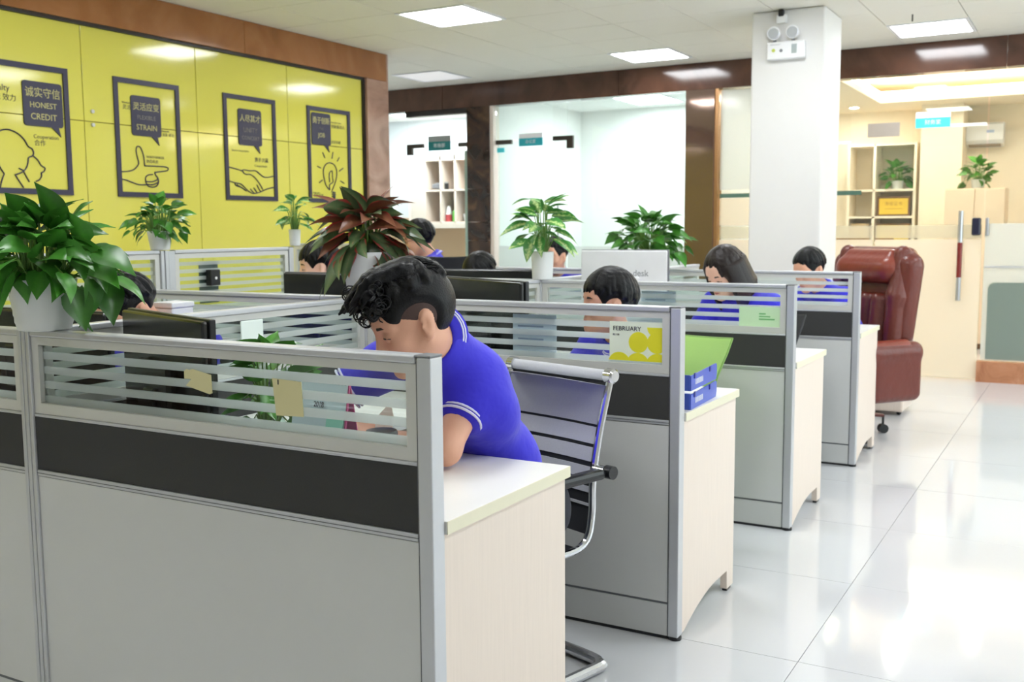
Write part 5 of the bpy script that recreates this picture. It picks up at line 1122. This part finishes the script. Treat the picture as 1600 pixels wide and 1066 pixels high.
def person(label, H, yaw, pitch, body, shoulders=None, elbows=None, wrists=None, hip=None, style='short', h=.0078, fair=False, hands=None, s=1.0, roll=0.0, hairmat=None, legs=True, vest=False, sh_w=.175, neck_back=.03, glasses=False, neck=None, hem_at=.62):
    H = V(*H); R = frame(yaw, pitch, roll); b = V(math.cos(body), math.sin(body), 0); l = V(-b[1], b[0], 0); up = V(0, 0, 1)
    N = H + R @ V(-.045, 0, -.12) * s - b * neck_back - up * .035
    if neck: N = V(*neck)
    Ltor = .47
    if hip is None:
        hz = .56; dz = min(N[2] - hz, Ltor * .995); lean = math.sqrt(max(Ltor ** 2 - dz ** 2, .0004)); hip = N - b * lean; hip[2] = N[2] - dz
    else: hip = V(*hip)
    tdir = unit(N - hip); chest = hip + (N - hip) * .68; waist = hip + (N - hip) * .33; fr = unit(b - tdir * (b @ tdir)); Rt = np.stack([fr, l, tdir], 1)
    sh = [V(*p) for p in shoulders] if shoulders else [N - tdir * .045 + l * q * sh_w for q in (1, -1)]
    if wrists: wr = [V(*p) for p in wrists]
    else: wr = [np.append((N + b * .30 + l * q * .10)[:2], .79) for q in (1, -1)]
    el = [V(*p) for p in elbows] if elbows else [ik(sh[i], wr[i], .27, .25, l * q * .6 - up * .8 - b * .2) for i, q in enumerate((1, -1))]
    lo = np.min([H - .2, hip - .25] + [p - .12 for p in wr + el + sh], 0); hi = np.max([H + .2, hip + .25] + [p + .12 for p in wr + el + sh], 0)
    kn = [hip + l * q * .10 + b * .42 + V(0, 0, .0) for q in (1, -1)]
    for k in kn: k[2] = .50
    an = [k + b * .02 - up * .42 for k in kn]
    lo = np.minimum(lo, np.min(kn + an, 0) - .12); hi = np.maximum(hi, np.max(kn + an, 0) + .12); lo[2] = .0
    F = Field(lo, hi, h); L = head(F, H, R, s)
    F.cone(H + R @ V(-.018, 0, -.06) * s, N + up * .0, .052 * s, .056 * s, .03)
    F.ell(chest, V(.095, .155, .15), Rt, .05); F.ell(waist, V(.09, .135, .15), Rt, .06); F.ell(hip, V(.105, .155, .12), None if abs(b[0]) > 2 else Rt, .05)
    for i, q in enumerate((1, -1)):
        F.cone(N - tdir * .02, sh[i], .042, .046, .05); F.cone(sh[i], el[i], .047, .036, .025); F.cone(el[i], wr[i], .038, .025, .02)
        dd, nn, ss, cu = hands[i] if hands else (unit(wr[i] - el[i]) * .6 + b * .4 - up * .1, up, -l * q, .45)
        hand(F, wr[i], V(*dd), V(*nn), V(*ss), cu)
        F.cone(hip + l * q * .08, kn[i], .08, .06, .03); F.cone(kn[i], an[i], .055, .04, .02); F.cone(an[i] - up * .02, an[i] + b * .14 - up * .035, .035, .028, .02)
    t = thing('person', label, 'person', (hip[0], hip[1], 0)); off = (hip[0], hip[1], 0)
    link('body', F.mesh('body', skin_f if fair else skin, off), t)
    # polo shirt
    G = Field(np.minimum(lo, 9), hi, h)
    G.ell(chest, V(.108, .168, .165), Rt, .05); G.ell(waist, V(.108, .152, .16), Rt, .06); G.ell(hip - tdir * .01, V(.122, .168, .10), Rt, .06); G.cone(N - tdir * .03, N - tdir * .10, .062, .09, .04)
    hems = []
    for i, q in enumerate((1, -1)):
        G.cone(N - tdir * .015, sh[i], .060, .060, .05); hm = sh[i] + (el[i] - sh[i]) * hem_at; G.cone(sh[i], hm, .060, .062, .04); hems.append((hm, unit(el[i] - sh[i])))
    A = G.F
    for hm, d in hems:                          # open the sleeves: cut the rounded end off past the hem
        G.cone(hm + d * .118, hm + d * .16, .08, .08, .004, 'sub')
    G.ell(H, V(.10, .085, .115) * s, R, .01, 'sub')
    nd = unit(H + R @ V(-.018, 0, -.06) * s - N); G.cone(N + nd * .012, N + nd * .2, .054, .06, .008, 'sub')
    shirt = link('polo_shirt', G.mesh('polo_shirt', shirt_m, off), t)
    # collar: standing band that folds outwards, with two white lines
    c0 = N + nd * .005; a1 = unit(fr - nd * (fr @ nd)); a2 = np.cross(nd, a1)
    def ring(r0, z0, r1, z1, th=.005, dip=.018, n=28):
        vs = []
        for r, z in ((r0, z0), (r1, z1), (r1 - th, z1), (r0 - th, z0)):
            for j in range(n): a = 2 * PI * j / n; p = c0 + (a1 * math.cos(a) * 1.06 + a2 * math.sin(a) * .98) * r + nd * (z - dip * max(0, math.cos(a)) ** 2); vs.append(p - V(*off))
        return MB().add([tuple(v) for v in vs], [(k * n + j, k * n + (j + 1) % n, ((k + 1) % 4) * n + (j + 1) % n, ((k + 1) % 4) * n + j) for k in range(4) for j in range(n)])
    co = ring(.068, -.012, .060, .035).build('collar', shirt_m, t, smooth=60); cf = ring(.063, .036, .088, -.004, dip=.022, th=.006).build('collar_fold', shirt_m, t, smooth=60)
    for z in (.006, .013): ring(.0886 - z * .62, z - .003, .0868 - z * .62, z + .0005, .003, .022).build('collar_stripe', trim_m, cf, smooth=60)
    for hm, d in hems:
        e1 = unit(np.cross(d, V(.3, .5, .8))); e2 = np.cross(d, e1)
        for o_ in (.026, .036): MB().tube([tuple(hm + d * o_ - V(*off) + (e1 * math.cos(a * PI / 14) + e2 * math.sin(a * PI / 14)) * .0585) for a in range(28)], .0034, 6, closed=True).build('sleeve_stripe', trim_m, shirt)
    # trousers and shoes
    if legs:
        Tm = Field(lo, hi, .014); Tm.ell(hip - tdir * .03, V(.125, .17, .12), Rt, .05)
        for i, q in enumerate((1, -1)): Tm.cone(hip + l * q * .08, kn[i], .092, .072, .03); Tm.cone(kn[i], an[i] + up * .03, .068, .055, .02)
        Tm.ell(chest + tdir * .05, V(.2, .2, .22), Rt, .01, 'sub')
        link('trousers', Tm.mesh('trousers', trous_m, off), t)
        for i in (0, 1):
            Sf = Field(an[i] - .2, an[i] + .25, .012); Sf.cone(an[i] - up * .02, an[i] + b * .15 - up * .04, .046, .038, .02); Sf.rbox(an[i] + b * .06 - up * .068, V(.13, .045, .012), .01, np.stack([b, l, up], 1), .02); link('shoe', Sf.mesh('shoe', shoe_m, off), t)
    # face and hair
    def lp(*p): q = H + R @ V(*p) * s - V(*off); return tuple(q)
    for y in (-1, 1):
        MB().tube([lp(.0925, y * .014, .019), lp(.0915, y * .026, .0235), lp(.0855, y * .038, .0235), lp(.0745, y * .052, .017)], [.0035, .0055, .005, .002], 8, flat=1.0).build('eyebrow', brow_m, t)
        MB().tube([lp(.0835, y * .019, -.006), lp(.0885, y * .028, -.0045), lp(.0875, y * .037, -.005), lp(.0785, y * .048, -.008)], [.0014, .0026, .0026, .0014], 6).build('eyelashes', brow_m, t)
        MB().sph(lp(.0755, y * .033, -.0065), .0142 * s, 12, 8).build('eye', skin_f if fair else skin, t)
        if pitch <= .4: MB().sph(lp(.0868, y * .032, -.009), (.0045 * s, .0085 * s, .0035 * s), 10, 6).build('iris', iris_m, t.children[-1])
    MB().tube([lp(.090, -.02, -.0705), lp(.0955, 0, -.0715), lp(.090, .02, -.0705)], [.003, .0055, .003], 8, flat=.9).build('lips', lip_m, t)
    me = hair_mesh(style, hairmat or hair_m); mm = Matrix([[*(R[i] * s), H[i] - off[i]] for i in range(3)] + [[0, 0, 0, 1]]); me.transform(mm); link('hair', me, t)
    if style == 'curly':
        Ff = Field((-.14, -.11, -.1), (.09, .11, .08), .004); Ff.ell((-.014, 0, .032), V(.0998, .0778, .0898), None, .005); Ff.ell((.10, 0, -.06), V(.078, .2, .11), None, .01, 'sub'); Ff.plane((-.05, 0, -.056), (.45, 0, -.9))
        for y in (-1, 1): Ff.ell((.012, y * .09, -.04), V(.034, .04, .046), None, .008, 'sub')
        mf = Ff.mesh('hair_fade', fade_m); mf.transform(mm); link('clipped_sides', mf, t)
    if glasses:
        mb = MB()
        for y in (-1, 1): mb.tube([lp(.098, y * .033 + .022 * math.cos(a * PI / 8), -.004 + .016 * math.sin(a * PI / 8)) for a in range(16)], .0016, 5, closed=True); mb.tube([lp(.096, y * .054, 0), lp(.05, y * .074, .002), lp(-.01, y * .084, 0)], .0016, 5)
        mb.tube([lp(.1, -.011, 0), lp(.1, .011, 0)], .0016, 5); mb.build('glasses', black_pl, t)
    if vest:
        Vm = Field(lo, hi, .009); Vm.ell(chest - tdir * .03, V(.118, .16, .16), Rt, .05); Vm.ell(waist, V(.118, .156, .16), Rt, .06); Vm.ell(chest + fr * .14 + tdir * .06, V(.12, .055, .2), Rt, .01, 'sub'); Vm.plane(chest + tdir * .10, tdir)
        link('dark_vest', Vm.mesh('dark_vest', trous_m, off), t)
    return t
def R_(a): return math.radians(a)
# nearest man: leans over his papers, both forearms on the desk
person('man in blue polo bending over the nearest desk, black wavy hair', (-.318, .375, 1.122), R_(232), R_(24), R_(258), hip=(-.305, .855, .575), neck=(-.312, .462, 1.066),
       shoulders=((-.252, .575, .962), (-.52, .53, .98)), elbows=((-.245, .405, .80), (-.64, .43, .885)), wrists=((-.48, .455, .797), (-.50, .37, .84)), hem_at=.45,
       hands=(((-.9, .25, -.12), (0, 0, 1), (-.3, -1, 0), .5), ((.8, -.3, -.3), (.3, -.3, .8), (.3, .9, .1), .7)), style='curly', h=.0056, s=1.0)
person('man with a straight black fringe behind the second partition', (-.475, 1.875, 1.06), R_(224), R_(-2), R_(250), style='fringe', h=.0072, s=.93)
person('woman with long dark hair looking down behind the third partition', (-.475, 3.285, 1.115), R_(243), R_(24), R_(250), style='long', hairmat=hair_b, fair=True, vest=True, h=.0075, s=.95)
person('man with short black hair in front of the brown leather chair', (-.42, 4.78, 1.075), R_(243), R_(22), R_(235), style='short', h=.0085)
person('woman with black parted hair bending down at the left desk behind the big pothos', (-1.80, .765, 1.07), R_(262), R_(42), R_(268), style='pulled', fair=False, h=.0085, s=.97)
person('man with black fringe behind the wide monitor near the yellow wall', (-2.62, 2.74, 1.14), R_(226), R_(4), R_(225), style='fringe', fair=True, h=.0085)
person('man in blue and glasses by the left glass door, in profile', (-3.03, 4.30, 1.275), R_(214), R_(12), R_(214), style='short', h=.0095, glasses=True)
person('dark haired person of whom only the crown shows behind the low partitions', (-2.10, 3.62, 1.065), R_(250), R_(38), R_(262), style='short', h=.01)
person('dark haired person half hidden at the left edge of the white computer', (-2.28, 4.93, 1.145), R_(265), R_(5), R_(262), style='short', h=.01)
# paper held by the nearest man
t = thing('folded_paper', 'creased cream paper in the right hand of the nearest man', 'paper', (-.395, .35, .83)); t.scale = (.62, .62, .75)
MB().add([(-.05, .0, .0), (.05, -.02, .0), (.055, .0, .06), (.03, .012, .115), (-.045, .02, .06), (-.05, .004, .0016), (.05, -.016, .0016), (.055, .004, .0616), (.03, .016, .116), (-.045, .024, .0616)], [(0, 1, 2, 4), (4, 2, 3), (9, 7, 6, 5), (8, 7, 9), (0, 5, 6, 1), (1, 6, 7, 2), (2, 7, 8, 3), (3, 8, 9, 4), (4, 9, 5, 0)]).build('paper', mat('cream paper', rgb(234, 228, 214), .8), t, smooth=0)
